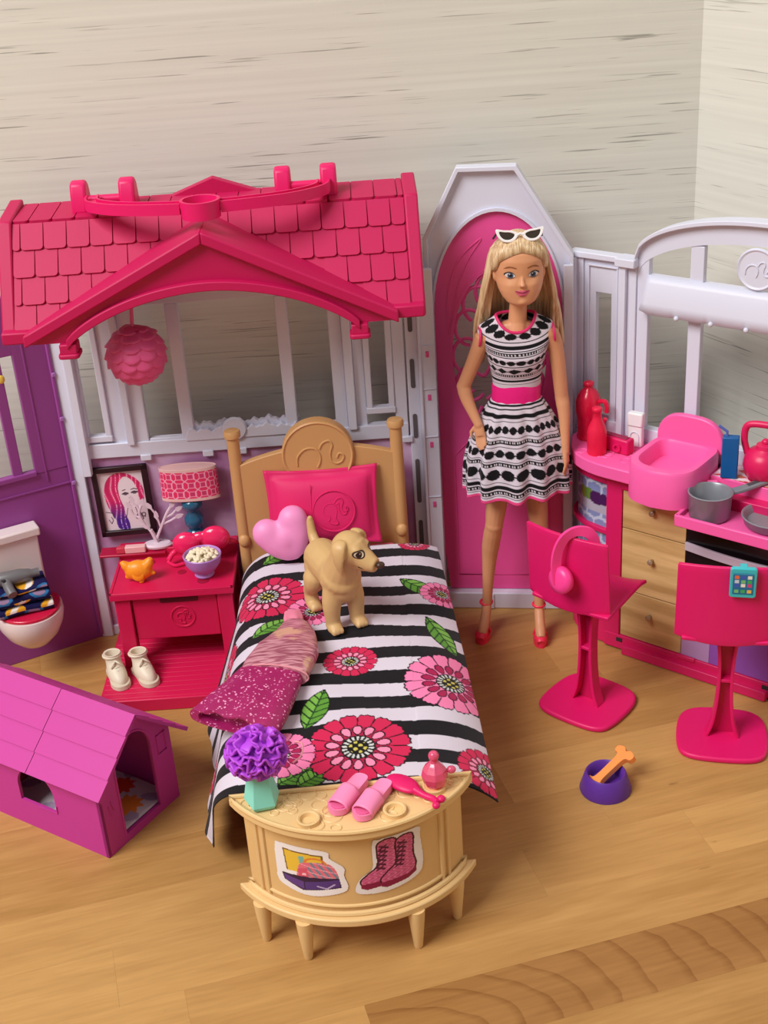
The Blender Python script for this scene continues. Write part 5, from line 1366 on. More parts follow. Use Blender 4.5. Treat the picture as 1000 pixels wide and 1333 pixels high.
def console_things():
    Z0 = 8.62
    t = thing('flower_vase', 'turquoise faceted vase with a purple ruffled flower head on the console', 'vase', (-7.05, 51.75, Z0), 12)
    TQ = mat('vase_turquoise', (136, 222, 206), .4)
    MB().lathe([(0, 0), (.82, 0), (.95, .25), (.55, 2.3), (.45, 2.35), (0, 2.3)], 5, a0=.3).build('vase_body', TQ, t, smooth=None, bevel=.04)
    mb = MB().ball((0, 0, 3.1), 1.15, 1.1, .85, 20, 12); rs = random.Random(6)
    N_ = 62
    for k in range(N_):
        zz = 1-1.75*(k+.5)/N_; az = k*2.39996; rr = math.sqrt(max(0, 1-zz*zz))
        n = Vector((rr*math.cos(az), rr*math.sin(az), zz)); up = Vector((0, 0, 1)) if abs(n.z) < .9 else Vector((1, 0, 0))
        tw = rs.uniform(-.9, .9); x = n.cross(up).normalized(); y = n.cross(x)
        x, y = x*math.cos(tw)+y*math.sin(tw), y*math.cos(tw)-x*math.sin(tw)
        c0 = Vector((n.x*1.1, n.y*1.05, 3.1+n.z*.78)); vs = []; nu, nv = 9, 5
        for i in range(nu):
            u = 2*i/(nu-1)-1
            for j in range(nv):
                v = j/(nv-1)
                vs.append(c0+n*(.48*v*(1-.35*u*u)+.02)+x*(u*.5)+y*(.14*math.sin(u*5+k)*(.3+v)+.12*v))
        mb.add(vs, [(i*nv+j, (i+1)*nv+j, (i+1)*nv+j+1, i*nv+j+1) for i in range(nu-1) for j in range(nv-1)])
    mb.build('flower_head', mat('flower_purple', (182, 70, 214), .45), t, smooth=60, solid=.1)
    # slippers
    SL = mat('slipper_pink', (246, 138, 184), .45); SD = mat('slipper_insole', (228, 100, 152), .5)
    def slipper(loc, rz, label):
        t = thing('slipper', label, 'slipper', loc, rz, group='pink slide slippers on the console')
        # local +x points to the toe
        out = curve([(-1.4, -.36), (-.6, -.42), (.4, -.5), (1.05, -.5), (1.38, 0), (1.05, .5), (.4, .5), (-.6, .42), (-1.4, .36), (-1.58, 0)], 60, True)
        n = len(out); h = lambda x: .46-.12*max(0, min(1, (x+.2)/1.2))
        vs = [(x, y, 0) for x, y in out]+[(x, y, h(x)) for x, y in out]+[(x*.9, y*.82, h(x)-.06) for x, y in out]
        fs = [tuple(range(n))[::-1]]+[(i, (i+1) % n, n+(i+1) % n, n+i) for i in range(n)]+[(n+i, n+(i+1) % n, 2*n+(i+1) % n, 2*n+i) for i in range(n)]+[tuple(2*n+i for i in range(n))]
        MB().add(vs, fs).build('sole', SL, t, smooth=40)
        MB().prism([(x*.88, y*.8) for x, y in out], .3, .335, 'z').build('insole', SD, t)
        g = []; nu, nv = 12, 16
        for i in range(nu):
            x = -.25+1.2*i/(nu-1)
            for j in range(nv):
                a = math.pi*j/(nv-1); w = .53+.0*x; hh = .68-.2*(x+.25)
                g.append((x, -w*math.cos(a), .12+hh*math.sin(a)**.65))
        MB().add(g, [(i*nv+j, (i+1)*nv+j, (i+1)*nv+j+1, i*nv+j+1) for i in range(nu-1) for j in range(nv-1)]).build('strap', SL, t, smooth=60, solid=.1)
        for k in range(7): MB().box(1.0+.05*(3-abs(k-3)), 1.12+.08*(3-abs(k-3)), -.42+.14*k-.03, -.42+.14*k+.03, .02, .3).build('toe_ridge', SL, t)
    slipper((-2.8, 51.55, Z0), 238, 'pink slide slipper, left one of the pair on the console')
    slipper((-1.6, 51.0, Z0), 238, 'pink slide slipper, right one of the pair on the console')
    t = thing('hairbrush', 'hot pink oval hairbrush lying on the console beside the slippers', 'hairbrush', (.15, 51.95, Z0), -42)
    MB().ball((-.2, 0, .3), 1.0, .55, .24, 24, 12).build('brush_head', HOT, t, smooth=180)
    MB().tube(curve([(.6, 0, .26), (1.2, .0, .2), (1.7, .05, .2), (2.05, -.12, .2)], 14), [.26, .24, .2, .17]+[.17]*11, 10).build('brush_handle', HOT, t)
    MB().ball((2.0, .28, .2), .22, .22, .18).ball((2.1, -.25, .2), .2, .2, .17).build('handle_end', HOT, t)
    t = thing('perfume_bottle', 'translucent pink round perfume bottle with ball stopper at the console right end', 'perfume bottle', (1.6, 52.0, Z0))
    PB = mat('perfume_pink', (248, 96, 140), .15, trans=.35, coat=.4)
    MB().lathe([(0, .1), (.4, .1), (.58, .35), (.68, .8), (.6, 1.15), (.34, 1.45), (.2, 1.6), (.2, 1.72), (0, 1.72)], 8).build('bottle_body', PB, t, smooth=None, bevel=.04)
    MB().lathe([(0, 0), (.5, 0), (.55, .12), (.45, .2), (0, .2)], 20).build('bottle_base', mat('perfume_base', (244, 160, 110), .4), t)
    MB().ball((0, 0, 1.95), .27).build('stopper', PB, t); MB().ball((.85, .1, .95), .24, .2, .2).tube([(.55, .05, .95), (.8, .1, .95)], .1, 8).build('spray_bulb', PB, t)
console_things()

# ------------------------------------------------------------------ toilet with towel and hair dryer
def toilet():
    ang = math.degrees(math.atan2(-2.9, -5.7)); d = np.array([-.891, -.453]); nn = np.array([.453, -.891])
    base = np.array([-21.2, 82.9])+d*5.45+nn*.25
    t = thing('toilet', 'white toy toilet with crimson lid mounted on the purple wall', 'toilet', (base[0], base[1], 0), ang)
    # local x left along wall, local +y into the room
    CER = mat('toilet_white', (232, 216, 216), .25, coat=.2)
    MB().box(-1.75, 1.75, 0, 1.1, 5.6, 10.3).build('tank', CER, t, bevel=.15)
    MB().box(-1.95, 1.95, -.0, 1.35, 10.1, 10.75).build('tank_lid', CER, t, bevel=.12)
    mb = MB(); vs = []; fs = []; nu = 40; prof = [(1.0, 5.3), (1.02, 4.9), (.95, 4.2), (.78, 3.4), (.5, 2.7), (.2, 2.4)]
    for k, z in prof:
        for i in range(nu):
            a = 2*math.pi*i/nu
            vs.append((2.3*k*math.cos(a), 1.9+(2.6 if math.sin(a) > 0 else 1.9)*k*math.sin(a)*(1 if math.sin(a) > 0 else 1), z))
    n = len(prof)
    for j in range(n-1):
        for i in range(nu): i2 = (i+1) % nu; fs.append((j*nu+i, j*nu+i2, (j+1)*nu+i2, (j+1)*nu+i))
    fs += [tuple(range(nu)), tuple((n-1)*nu+i for i in range(nu))[::-1]]
    mb.add(vs, fs).build('bowl', CER, t, smooth=60)
    MB().prism([(2.22*math.cos(2*math.pi*i/40), 1.9+(2.5 if i < 20 else 1.7)*math.sin(2*math.pi*i/40)) for i in range(40)], 5.3, 5.55, 'z').build('lid', mat('lid_crimson', (206, 26, 66), .25, coat=.4), t, smooth=30, bevel=.08)
    # folded towel
    w = lambda x, y, z: (base[0]+d[0]*x+nn[0]*y, base[1]+d[1]*x+nn[1]*y, z)
    t2 = thing('folded_towel', 'folded navy towel with yellow and white print on the toilet lid', 'towel', w(.25, 2.15, 5.56), ang-6)
    def tw(z0, zr, hx, hy, seed, nm):
        def pos(u, v):
            # closed cross-section in y,z swept along x
            a = 2*np.pi*v; x = (2*u-1)*hx
            cy = np.sign(np.cos(a))*np.abs(np.cos(a))**.45*hy; cz = np.sign(np.sin(a))*np.abs(np.sin(a))**.6*zr
            e = np.where((u < .001)|(u > .999), .0, 1.0)
            return np.stack([x, cy*e, z0+zr+cz*e+.05*np.sin(x*2+seed)], -1)
        def col(u, v):
            c = np.zeros(u.shape+(3,)); c[:] = (30, 28, 74)
            X, Y_ = u*hx*2, v*(hy*4)
            k = (X*.55+.35*np.sin(Y_*1.2+seed)) % 1
            m = np.sin(X*2.6+seed)+np.sin(Y_*1.9+1.3*seed)
            c[m > .75] = (226, 160, 40); c[(m > .75) & (np.sin(X*5+Y_*2) > .4)] = (236, 226, 220)
            c[(m < -.9)] = (50, 110, 160); c[(m < -1.5)] = (150, 120, 150)
            return c
        return sheet(nm, pos, 60, 60, col, print_mat('towel_print', .85, .1, bump=.3), t2)
    tw(0, .38, 1.9, 1.35, 1.0, 'lower_fold'); tw(.76, .36, 1.85, 1.3, 2.6, 'middle_fold'); tw(1.48, .22, 1.75, 1.1, 4.0, 'upper_fold')
    t3 = thing('hair_dryer', 'grey toy hair dryer lying on the folded towel', 'hair dryer', w(.35, 2.2, 7.5), ang+180-8)
    GD = mat('dryer_grey', (118, 116, 118), .35, metal=.2)
    MB().lathe([(0, -1.3), (.45, -1.3), (.52, -1.1), (.5, .2), (.36, .9), (.3, 1.0), (.3, 1.5), (.22, 1.5), (.2, 1.1), (0, 1.1)], 22).xf(Matrix.Translation((0, 0, .5)) @ Matrix.Rotation(R(90), 4, 'Y')).build('barrel', GD, t3, smooth=50)
    MB().tube(curve([(-.75, -.1, .45), (-.7, -.8, .2), (-.55, -1.4, -.1)], 12), [.4]*4+[.34]*9, 12).build('grip', GD, t3)
    MB().lathe([(0, 0), (.16, 0), (.16, .06), (0, .06)], 14, (-.95, -.55, .68)).build('button', DARK, t3)
toilet()

# ------------------------------------------------------------------ pink dog house
def doghouse():
    dx, dy = 3.5, 5.3; ang = math.degrees(math.atan2(dy, dx))
    t = thing('dog_house', 'orchid pink toy dog house with arched door and two-part gable roof', 'dog house', (-17.1, 58.3, 0), ang)
    # local x along the gable front, local +y back along the long side
    PK = mat('doghouse_orchid', (196, 56, 150), .5, bump=.05, bscale=400)
    W, Lh, hw = 6.3, 13.0, 5.0; ap = (3.3, 8.0)
    # front gable with arched doorway: strip between outline and opening
    n = 28; inner = [(1.55, .55)]+[(3.1-1.55*math.cos(math.pi*i/n), 5.0+1.75*math.sin(math.pi*i/n)) for i in range(n+1)]+[(4.65, .55)]
    def oz(x): return hw+(ap[1]-hw)*x/ap[0] if x < ap[0] else hw+.35+(ap[1]-hw-.35)*(W-x)/(W-ap[0])
    outer = [(0, 0)]+[((W*i/n), max(oz(W*i/n), 0)) for i in range(n+1)]+[(W, 0)]
    MB().strip(outer, inner, 0, .22).build('front_wall', PK, t, smooth=20)
    MB().prism([(0, 0), (W, 0), (4.65, .55), (1.55, .55)], 0, .22, 'y').build('door_step', PK, t, smooth=None)
    MB().prism([(0, 0), (0, hw), ap, (W, hw+.3), (W, 0)], Lh-.22, Lh, 'y').build('rear_wall', PK, t, smooth=None)
    # door bead and little crest panel
    MB().tube([(p[0], -.02, p[1]) for p in inner], .06, 6).build('door_bead', PK, t)
    MB().tube([(p[0], -.02, p[1]) for p in [(5.15, 3.9), (5.85, 3.9), (5.85, 5.2), (5.15, 5.2)]], .05, 6, closed=True).build('panel_bead', PK, t)
    MB().tube([(.6, -.02, 3.3), (.75, -.02, 2.6)], .04, 5).build('bone_mark', PK, t); MB().tube([(.85, -.02, 3.5), (1.0, -.02, 2.8)], .04, 5).build('bone_mark', PK, t)
    # left side wall with arched window (local plane x=0)
    win = [(6.6, 1.85)]+[(5.15+1.45*math.cos(math.pi*i/n), 2.95+1.45*math.sin(math.pi*i/n)) for i in range(n+1)]+[(3.7, 1.85)]
    out2 = [(Lh, 0)]+[(Lh-Lh*i/n, hw) for i in range(n+1)]+[(0, 0)]
    mb = MB().strip(out2, win, 0, .2)
    mb.v = [(v[1], v[0], v[2]) for v in mb.v]; mb.build('side_wall', PK, t, smooth=20)
    MB().prism([(0, 0), (Lh, 0), (6.6, 1.85), (3.7, 1.85)], 0, .2, 'x').build('side_sill', PK, t, smooth=None)
    MB().box(W-.2, W, .2, Lh-.2, 0, hw+.3).build('side_wall', PK, t)
    MB().box(.15, W-.15, .15, Lh-.15, .1, .4).build('floor_board', PK, t)
    MB().tube([(-.03, p[0], p[1]) for p in [(3.62, 2.4), (3.62, 1.9), (5.1, 1.85)]], .04, 5).build('window_bead', PK, t)
    # roof boards: two sections on each slope, with lapped courses
    for side in (-1, 1):
        e = (-.45, hw-.42) if side < 0 else (W+.95, hw-.45); r0 = (ap[0], ap[1]+.12)
        for y0, y1 in ((-.6, 5.05), (5.1, Lh+.5)):
            mb = MB(); k = 4
            d_ = Vector((e[0]-r0[0], 0, e[1]-r0[1])); Ld = d_.length; d_.normalize(); nm = Vector((-d_.z, 0, d_.x)); nm = nm if nm.z > 0 else -nm
            pts = []
            for q in range(k):
                pts += [Vector((r0[0], 0, r0[1]))+d_*(Ld*q/k)+nm*.02, Vector((r0[0], 0, r0[1]))+d_*(Ld*(q+1)/k)+nm*.11]
            lo = [Vector((e[0], 0, e[1]))-nm*.14, Vector((r0[0], 0, r0[1]))-nm*.14]
            poly = [(p.x, p.z) for p in pts+lo]
            mb.prism(poly, y0, y1, 'y'); mb.build('roof_board', PK, t, smooth=None)
    # printed mattress inside
    def mp(u, v): return np.stack([.35+5.5*u, .3+9*v, .55+.25*np.sin(np.pi*u)*np.sin(np.pi*v)**.3+.06*np.sin(u*12)*np.sin(v*15)], -1)
    def mc(u, v):
        c = np.zeros(u.shape+(3,)); c[:] = (206, 196, 204)
        x, y = u*5.5, v*9; c[(np.sin(x*3+y)+np.sin(y*2.5) > 1.1)] = (170, 150, 180)
        for cx, cy, r, col in ((3.2, 1.3, .95, (226, 130, 50)), (4.4, 2.9, .9, (214, 70, 40)), (1.6, 3.3, 1.0, (226, 150, 60)), (3.0, 5.2, 1.0, (226, 120, 50)), (1.2, 1.0, .6, (214, 60, 60))):
            th = np.arctan2(y-cy, x-cx); c[np.hypot(x-cx, y-cy) < r*(.85+.15*np.sin(9*th))] = col
        return c
    o = sheet('dog_bed', mp, 70, 110, mc, print_mat('dogbed_print', .7, .2, bump=.2))
    o.matrix_world = Matrix.Translation((-17.1*S, 58.3*S, 0)) @ Matrix.Rotation(R(ang), 4, 'Z')
    tag(o, 'pale flower printed dog bed lying inside the pink dog house', 'dog bed')
doghouse()

# ------------------------------------------------------------------ floor things
def floor_things():
    t = thing('dog_bowl', 'purple round pet bowl standing on the wooden surface', 'pet bowl', (12.0, 61.4, 0))
    MB().lathe([(0, 0), (1.5, 0), (1.53, .12), (1.22, 1.18), (1.14, 1.28), (1.04, 1.22), (.9, .55), (0, .4)], 40).build('bowl_body', mat('bowl_purple', (94, 48, 152), .42, bump=.1, bscale=900), t, smooth=50)
    t = thing('dog_bone', 'orange bone shaped treat propped in the purple bowl', 'bone', (12.2, 61.6, .6))
    b2 = curve([(-1.0, -.22), (-1.15, -.45), (-1.45, -.4), (-1.5, -.1), (-1.35, 0), (-1.5, .1), (-1.45, .4), (-1.15, .45), (-1.0, .22), (0, .2), (.75, .24), (.9, .5), (1.22, .52), (1.36, .2), (1.2, 0), (1.36, -.2), (1.22, -.52), (.9, -.5), (.75, -.24), (0, -.2)], 100, True)
    MB().prism(b2, -.17, .17, 'z').xf(Matrix.Translation((.2, .05, .72)) @ Matrix.Rotation(R(30), 4, 'Z') @ Matrix.Rotation(R(-25), 4, 'Y') @ Matrix.Diagonal((1.08, 1.3, 1.25, 1))).build('bone_body', mat('bone_orange', (248, 150, 78), .45), t, smooth=40, bevel=.06)
    # sneakers
    SN = mat('sneaker_cream', (226, 214, 192), .45, bump=.06, bscale=500)
    SO = mat('sneaker_sole', (212, 198, 176), .5)
    def sneaker(loc, rz, label):
        t = thing('sneaker', label, 'shoe', loc, rz, group='cream high-top sneakers by the nightstand'); t.scale = (1.06, 1.22, 1.04)
        # local +x is the toe
        out = curve([(-1.1, -.42), (-.2, -.45), (.8, -.55), (1.35, -.35), (1.5, 0), (1.35, .35), (.8, .55), (-.2, .45), (-1.1, .42), (-1.25, 0)], 60, True)
        MB().prism(out, 0, .36, 'z', taper=.97).build('sole', SO, t, smooth=40, bevel=.05)
        secs = [(.05, 1.25, .5, .3), (.05, 1.25, .52, .5), (-.05, 1.1, .5, .75), (-.18, .95, .46, .95), (-.42, .7, .43, 1.18), (-.53, .6, .43, 1.4), (-.56, .61, .45, 1.6), (-.58, .65, .48, 1.78)]
        mb = MB(); n = 28; vs = []; fs = []
        for cx, rx, ry, z in secs:
            for k in range(n):
                a = 2*math.pi*k/n; vs.append((cx+rx*math.cos(a), ry*math.sin(a), z+(.08*math.cos(a) if z > 1.5 else 0)))
        vs += [(-.6+(v[0]+.6)*.78, v[1]*.78, v[2]-.02) for v in vs[-n:]]; vs += [(-.55+(v[0]+.6)*.9, v[1]*.9, 1.0) for v in vs[-n:]]
        m = len(vs)//n
        for i in range(m-1):
            for k in range(n): k2 = (k+1) % n; fs.append((i*n+k, i*n+k2, (i+1)*n+k2, (i+1)*n+k))
        fs.append(tuple((m-1)*n+k for k in range(n)))
        MB().add(vs, fs).build('upper', SN, t, smooth=60)
        for k in range(5):
            x = .68-.21*k; z = .82+.14*k
            MB().tube(curve([(x-.05, -.32, z-.12), (x+.1, 0, z+.06), (x-.05, .32, z-.12)], 8), .06, 6).build('lace', SN, t)
        MB().tube([(-.6+.63*math.cos(a), .49*math.sin(a), 1.62+.08*math.cos(a)) for a in np.linspace(0, 2*math.pi, 25)[:-1]], .07, 6, closed=True).build('collar', SN, t)
        MB().tube(curve([(.08, 0, 1.5), (.28, -.18, 1.38), (.3, -.32, 1.15)], 8), .06, 6).build('lace_bow', SN, t); MB().tube(curve([(.08, 0, 1.5), (.3, .16, 1.4), (.32, .3, 1.2)], 8), .06, 6).build('lace_bow', SN, t)
    sneaker((-19.0, 75.2, 1.0), -66, 'cream high-top doll sneaker, left one beside the nightstand leg')
    sneaker((-17.15, 75.25, 1.0), -58, 'cream high-top doll sneaker, right one on the platform')
floor_things()
# ------------------------------------------------------------------ projecting painted features onto a body
def bvh_of(o):
    dg = bpy.context.evaluated_depsgraph_get(); dg.update()
    ev = o.evaluated_get(dg); me = ev.to_mesh()
    mw = o.matrix_world
    t = BVHTree.FromPolygons([v.co.copy() for v in me.vertices], [tuple(p.vertices) for p in me.polygons])
    ev.to_mesh_clear(); return t
def decal(name, bvh, poly, c, ex, ey, view, m, parent, off=.012, rings=5):
    """flat painted shape: polygon in (ex,ey) about c (cm, object space) dropped along view onto the surface"""
    c, ex, ey, view = Vector(c), Vector(ex).normalized(), Vector(ey).normalized(), Vector(view).normalized()
    n = len(poly); gx = sum(p[0] for p in poly)/n; gy = sum(p[1] for p in poly)/n; vs = []; fs = []
    pts = [(gx, gy)]
    for r in range(1, rings+1): pts += [(gx+(p[0]-gx)*r/rings, gy+(p[1]-gy)*r/rings) for p in poly]
    for p in pts:
        o = c+ex*p[0]+ey*p[1]-view*3
        hit, nr, _, _ = bvh.ray_cast(o*S, view)
        q = hit/S-view*off if hit is not None else c+ex*p[0]+ey*p[1]
        vs.append(tuple(q))
    for i in range(n):
        j = (i+1) % n; fs.append((0, 1+i, 1+j))
        for r in range(rings-1): a = 1+r*n; fs.append((a+i, a+n+i, a+n+j, a+j))
    return MB().add(vs, fs).build(name, m, parent, smooth=180)

# ------------------------------------------------------------------ doll
def doll():
    ox, oy = 9.2, 79.0
    t = thing('doll', 'blonde fashion doll in striped dress standing hand on hip before the pink door', 'doll', (ox, oy, 0))
    SKIN = mat('doll_skin', (214, 152, 112), .42, spec=.35)
    mb = MB(); HC = (.2, -.35, 26.9)
    q = lambda x, y, z: (x-ox, y-oy, z)
    # head (sections rel. to head centre): z, half width, front, back
    hs = [(-2.3, .3, 1.28, -.75), (-2.2, .6, 1.42, -.45), (-2.0, .9, 1.5, -.1), (-1.65, 1.16, 1.54, .45), (-1.2, 1.36, 1.56, .95), (-.7, 1.48, 1.56, 1.35), (-.2, 1.52, 1.52, 1.62), (.3, 1.57, 1.56, 1.75), (.8, 1.55, 1.58, 1.75), (1.25, 1.42, 1.45, 1.6), (1.65, 1.14, 1.14, 1.25), (1.95, .75, .72, .8), (2.12, .3, .3, .35)]
    vs = []; fs = []; n = 40
    hs = [(z*(.88 if z < 0 else 1), w, f, b) for z, w, f, b in hs]
    for z, w, f, b in hs:
        cy = (b-f)/2; ry = (f+b)/2
        for k in range(n):
            a = 2*math.pi*k/n; ca, sa = math.cos(a), math.sin(a)
            x = w*math.copysign(abs(ca)**.9, ca); y = cy+ry*math.copysign(abs(sa)**.9, sa)
            # eye sockets and cheeks
            if sa < -.3:
                y += .14*math.exp(-((abs(x)-.62)/.36)**2-((z-.02)/.26)**2)-.10*math.exp(-((abs(x)-.8)/.4)**2-((z+.75)/.4)**2)
            vs.append((HC[0]+x, HC[1]+y, HC[2]+z))
    m = len(hs)
    for i in range(m-1):
        for k in range(n): k2 = (k+1) % n; fs.append((i*n+k, i*n+k2, (i+1)*n+k2, (i+1)*n+k))
    fs += [tuple(range(n))[::-1], tuple((m-1)*n+k for k in range(n))]
    mb.add(vs, fs)
    hx, hy, hz = HC
    mb.tube([(hx, hy-1.4, hz+.05), (hx, hy-1.58, hz-.35), (hx, hy-1.72, hz-.55), (hx, hy-1.5, hz-.7)], [.09, .12, .18, .13], 10)
    mb.ball((hx-.14, hy-1.52, hz-.6), .1).ball((hx+.14, hy-1.52, hz-.6), .1)
    mb.ball((hx, hy-1.5, hz-1.0), .36, .14, .1).ball((hx, hy-1.5, hz-1.18), .3, .16, .11); mb.ball((hx, hy-1.35, hz-1.68), .35, .25, .25)
    for s_ in (-1, 1): mb.ball((hx+s_*1.5, hy+.15, hz-.25), .16, .32, .45)
    # neck and torso
    mb.tube([(.2, .25, 25.6), (.18, .15, 24.5), (.1, .1, 23.4), (.05, .1, 22.6)], [.6, .56, .6, .9], 16)
    mb.loft([(.0, .1, 23.35, .9, .45, .5), (.0, .1, 22.9, 1.75, .6, .6), (.0, .1, 22.4, 2.0, .75, .7), (.0, .05, 21.7, 1.85, 1.05, .75), (0, .05, 21.0, 1.72, 1.2, .75), (-.02, .05, 20.2, 1.55, .95, .72), (-.05, .05, 19.2, 1.35, .78, .7), (-.08, .05, 18.5, 1.32, .78, .72), (-.1, .05, 17.4, 1.6, .9, .95), (-.1, .1, 16.2, 1.95, .95, 1.1), (-.1, .1, 15.2, 1.95, .85, 1.0), (-.1, .1, 14.6, 1.6, .7, .8)])
    # arms
    def limb(pts, rad): mb.tube(curve([q(*p) for p in pts], 30), list(np.interp(np.linspace(0, 1, 31), np.linspace(0, 1, len(rad)), rad))[:len(curve([q(*p) for p in pts], 30))], 14)
    limb([(7.15, 79, 22.5), (6.65, 79.15, 21.3), (5.75, 79.35, 19.1)], [.62, .58, .52, .47, .45])
    limb([(5.75, 79.35, 19.1), (5.95, 79.0, 18.2), (6.55, 78.3, 16.75)], [.45, .47, .42, .34, .28])
    limb([(11.3, 79, 22.5), (11.75, 79.05, 21.2), (12.1, 79.0, 18.0)], [.62, .58, .52, .47, .44])
    limb([(12.1, 79.0, 18.0), (12.22, 78.7, 16.8), (12.2, 78.1, 14.5)], [.44, .46, .4, .32, .27])
    for p_, r_ in (((5.75, 79.35, 19.1), .47), ((12.1, 79.0, 18.0), .46), ((7.45, 78.85, 9.0), .63), ((10.5, 78.7, 8.7), .63), ((7.3, 79, 22.45), .62), ((11.2, 79, 22.45), .62), ((6.55, 78.3, 16.75), .29), ((12.2, 78.1, 14.5), .28)): mb.ball(q(*p_), r_)
    # hands: palm, four fingers and a thumb each
    def hand(w, dr, side, curl):
        w, dr, side = Vector(w), Vector(dr).normalized(), Vector(side).normalized(); nrm = dr.cross(side).normalized()
        mb.tube([w-dr*.15, w+dr*.35, w+dr*.75], [.27, .36, .36], 12, flat=.6, up=nrm)
        for k, L in enumerate((.85, 1.0, .95, .72)):
            b = w+dr*.7+side*(-.27+.18*k); e = b+dr*L*.55+nrm*curl*.15; f = b+dr*L+nrm*curl*.4
            mb.tube([b-dr*.1, b+dr*.2, e, f], [.115, .115, .105, .08], 8)
        b = w+dr*.15-side*.3; mb.tube([b, b-side*.28+dr*.3+nrm*curl*.1, b-side*.3+dr*.7+nrm*curl*.2], [.13, .12, .085], 8)
    hand(q(6.55, 78.3, 16.75), (.12, -.25, -1), (1, -.3, .1), .4)
    hand(q(12.2, 78.1, 14.5), (.05, -.2, -1), (-.4, -1, .1), .5)
    # legs: thigh, calf, arched foot
    def leg(hip, knee, ankle, toe):
        limb([hip, ((hip[0]+knee[0])/2, (hip[1]+knee[1])/2-.1, (hip[2]+knee[2])/2), knee], [1.02, .98, .85, .72, .6])
        mid = ((knee[0]+ankle[0])/2, (knee[1]+ankle[1])/2+.25, knee[2]*.62+ankle[2]*.38)
        limb([knee, mid, ankle], [.6, .64, .62, .5, .38, .33])
        limb([ankle, (ankle[0]*.6+toe[0]*.4, ankle[1]*.6+toe[1]*.4, ankle[2]*.45+toe[2]*.55), toe], [.34, .36, .36, .38, .3])
        mb.ball(q(ankle[0], ankle[1]+.32, ankle[2]-.45), .3, .32, .38)
    leg((8.25, 79.1, 15.6), (7.45, 78.85, 9.0), (6.85, 79.5, 2.35), (6.3, 78.15, .72))
    leg((10.0, 79.1, 15.6), (10.5, 78.7, 8.7), (10.45, 78.7, 2.2), (10.35, 77.1, .72))
    body = mb.build('body', SKIN, t, smooth=180, remesh=.055, relax=7)
    body['label'] = 'tanned plastic doll body'
    bv = bvh_of(body)
    # painted face
    V = (0, 1, 0); X = (1, 0, 0); Zv = (0, 0, 1)
    def dec(nm, poly, x, z, m, off=.012, par=body, rings=4): return decal(nm, bv, poly, (hx+x, hy-1.5, hz+z), X, Zv, V, m, par, off, rings)
    EW = mat('eye_white', (216, 206, 204), .3); IR = mat('iris_blue', (62, 88, 116), .3); PU = mat('pupil_black', (18, 16, 20), .25); LS = mat('lash_brown', (46, 28, 24), .5)
    BR = mat('brow_brown', (150, 92, 54), .6); LP = mat('lip_rose', (206, 92, 116), .35); LP2 = mat('lip_line', (150, 52, 74), .4)
    for s_ in (-1, 1):
        sx = lambda pts: [(s_*p[0]*.82, p[1]*.9) for p in pts]
        ex = s_*.7
        dec('eyelash', curve(sx([(-.4, -.06), (-.22, .17), (.05, .27), (.3, .22), (.47, .1), (.42, -.02), (.3, .05), (.05, .1), (-.2, .06)]), 50, True), ex, .02, LS, .016, rings=3)
        dec('eye_white', curve(sx([(-.37, -.06), (-.2, .12), (.06, .2), (.3, .12), (.4, -.02), (.16, -.17), (-.14, -.16)]), 40, True), ex, .02, EW, .022)
        dec('iris', circ(0, 0, .175, 22), ex, .02, IR, .03); dec('pupil', circ(0, 0, .1, 16), ex, .025, PU, .038); dec('eye_glint', circ(-.05, .07, .04, 10), ex, .03, EW, .046)
        dec('lower_lash', curve(sx([(-.34, -.1), (-.12, -.18), (.16, -.19), (.38, -.06), (.16, -.235), (-.12, -.22)]), 30, True), ex, .02, mat('lash_soft', (140, 86, 66)), .024, rings=2)
        dec('eyebrow', curve(sx([(-.42, .05), (-.1, .14), (.22, .13), (.5, -.06), (.22, .07), (-.1, .065), (-.42, -.03)]), 40, True), ex, .46, BR, .014, rings=3)
    lp = lambda pts: [(p[0]*.86, p[1]*1.15) for p in pts]
    dec('lips', curve(lp([(-.54, .12), (-.24, .13), (-.08, .17), (0, .13), (.08, .17), (.24, .13), (.54, .12), (.3, -.13), (0, -.2), (-.3, -.13)]), 60, True), 0, -1.07, LP, .014)
    dec('lip_line', curve(lp([(-.52, .115), (-.24, .03), (0, .01), (.24, .03), (.52, .115), (.24, -.01), (0, -.035), (-.24, -.01)]), 40, True), 0, -1.06, LP2, .022, rings=2)

    # hair
    HAIR = bpy.data.materials.new('blonde_hair'); HAIR.use_nodes = True
    nt = HAIR.node_tree; b = nt.nodes['Principled BSDF']; b.inputs['Roughness'].default_value = .38
    tc = nt.nodes.new('ShaderNodeTexCoord'); mp = nt.nodes.new('ShaderNodeMapping'); mp.inputs['Scale'].default_value = (500, 500, 14); nt.links.new(tc.outputs['Object'], mp.inputs['Vector'])
    nz = nt.nodes.new('ShaderNodeTexNoise'); nz.inputs['Scale'].default_value = 1; nz.inputs['Detail'].default_value = 2; nt.links.new(mp.outputs[0], nz.inputs['Vector'])
    mr = nt.nodes.new('ShaderNodeMapRange'); mr.inputs[1].default_value = .35; mr.inputs[2].default_value = .65; nt.links.new(nz.outputs['Fac'], mr.inputs[0])
    mx = nt.nodes.new('ShaderNodeMix'); mx.data_type = 'RGBA'; mx.inputs[6].default_value = (*lin((188, 150, 108)), 1); mx.inputs[7].default_value = (*lin((230, 202, 162)), 1)
    nt.links.new(mr.outputs[0], mx.inputs[0]); nt.links.new(mx.outputs[2], b.inputs['Base Color'])
    hb = MB(); rs = random.Random(11)
    hb.ball((hx, hy+.5, hz+.38), 1.6, 1.66, 1.95, 36, 20)
    # swept back from a rounded hairline, lying on the skull
    ctr = Vector((hx, hy+.1, hz+.1))
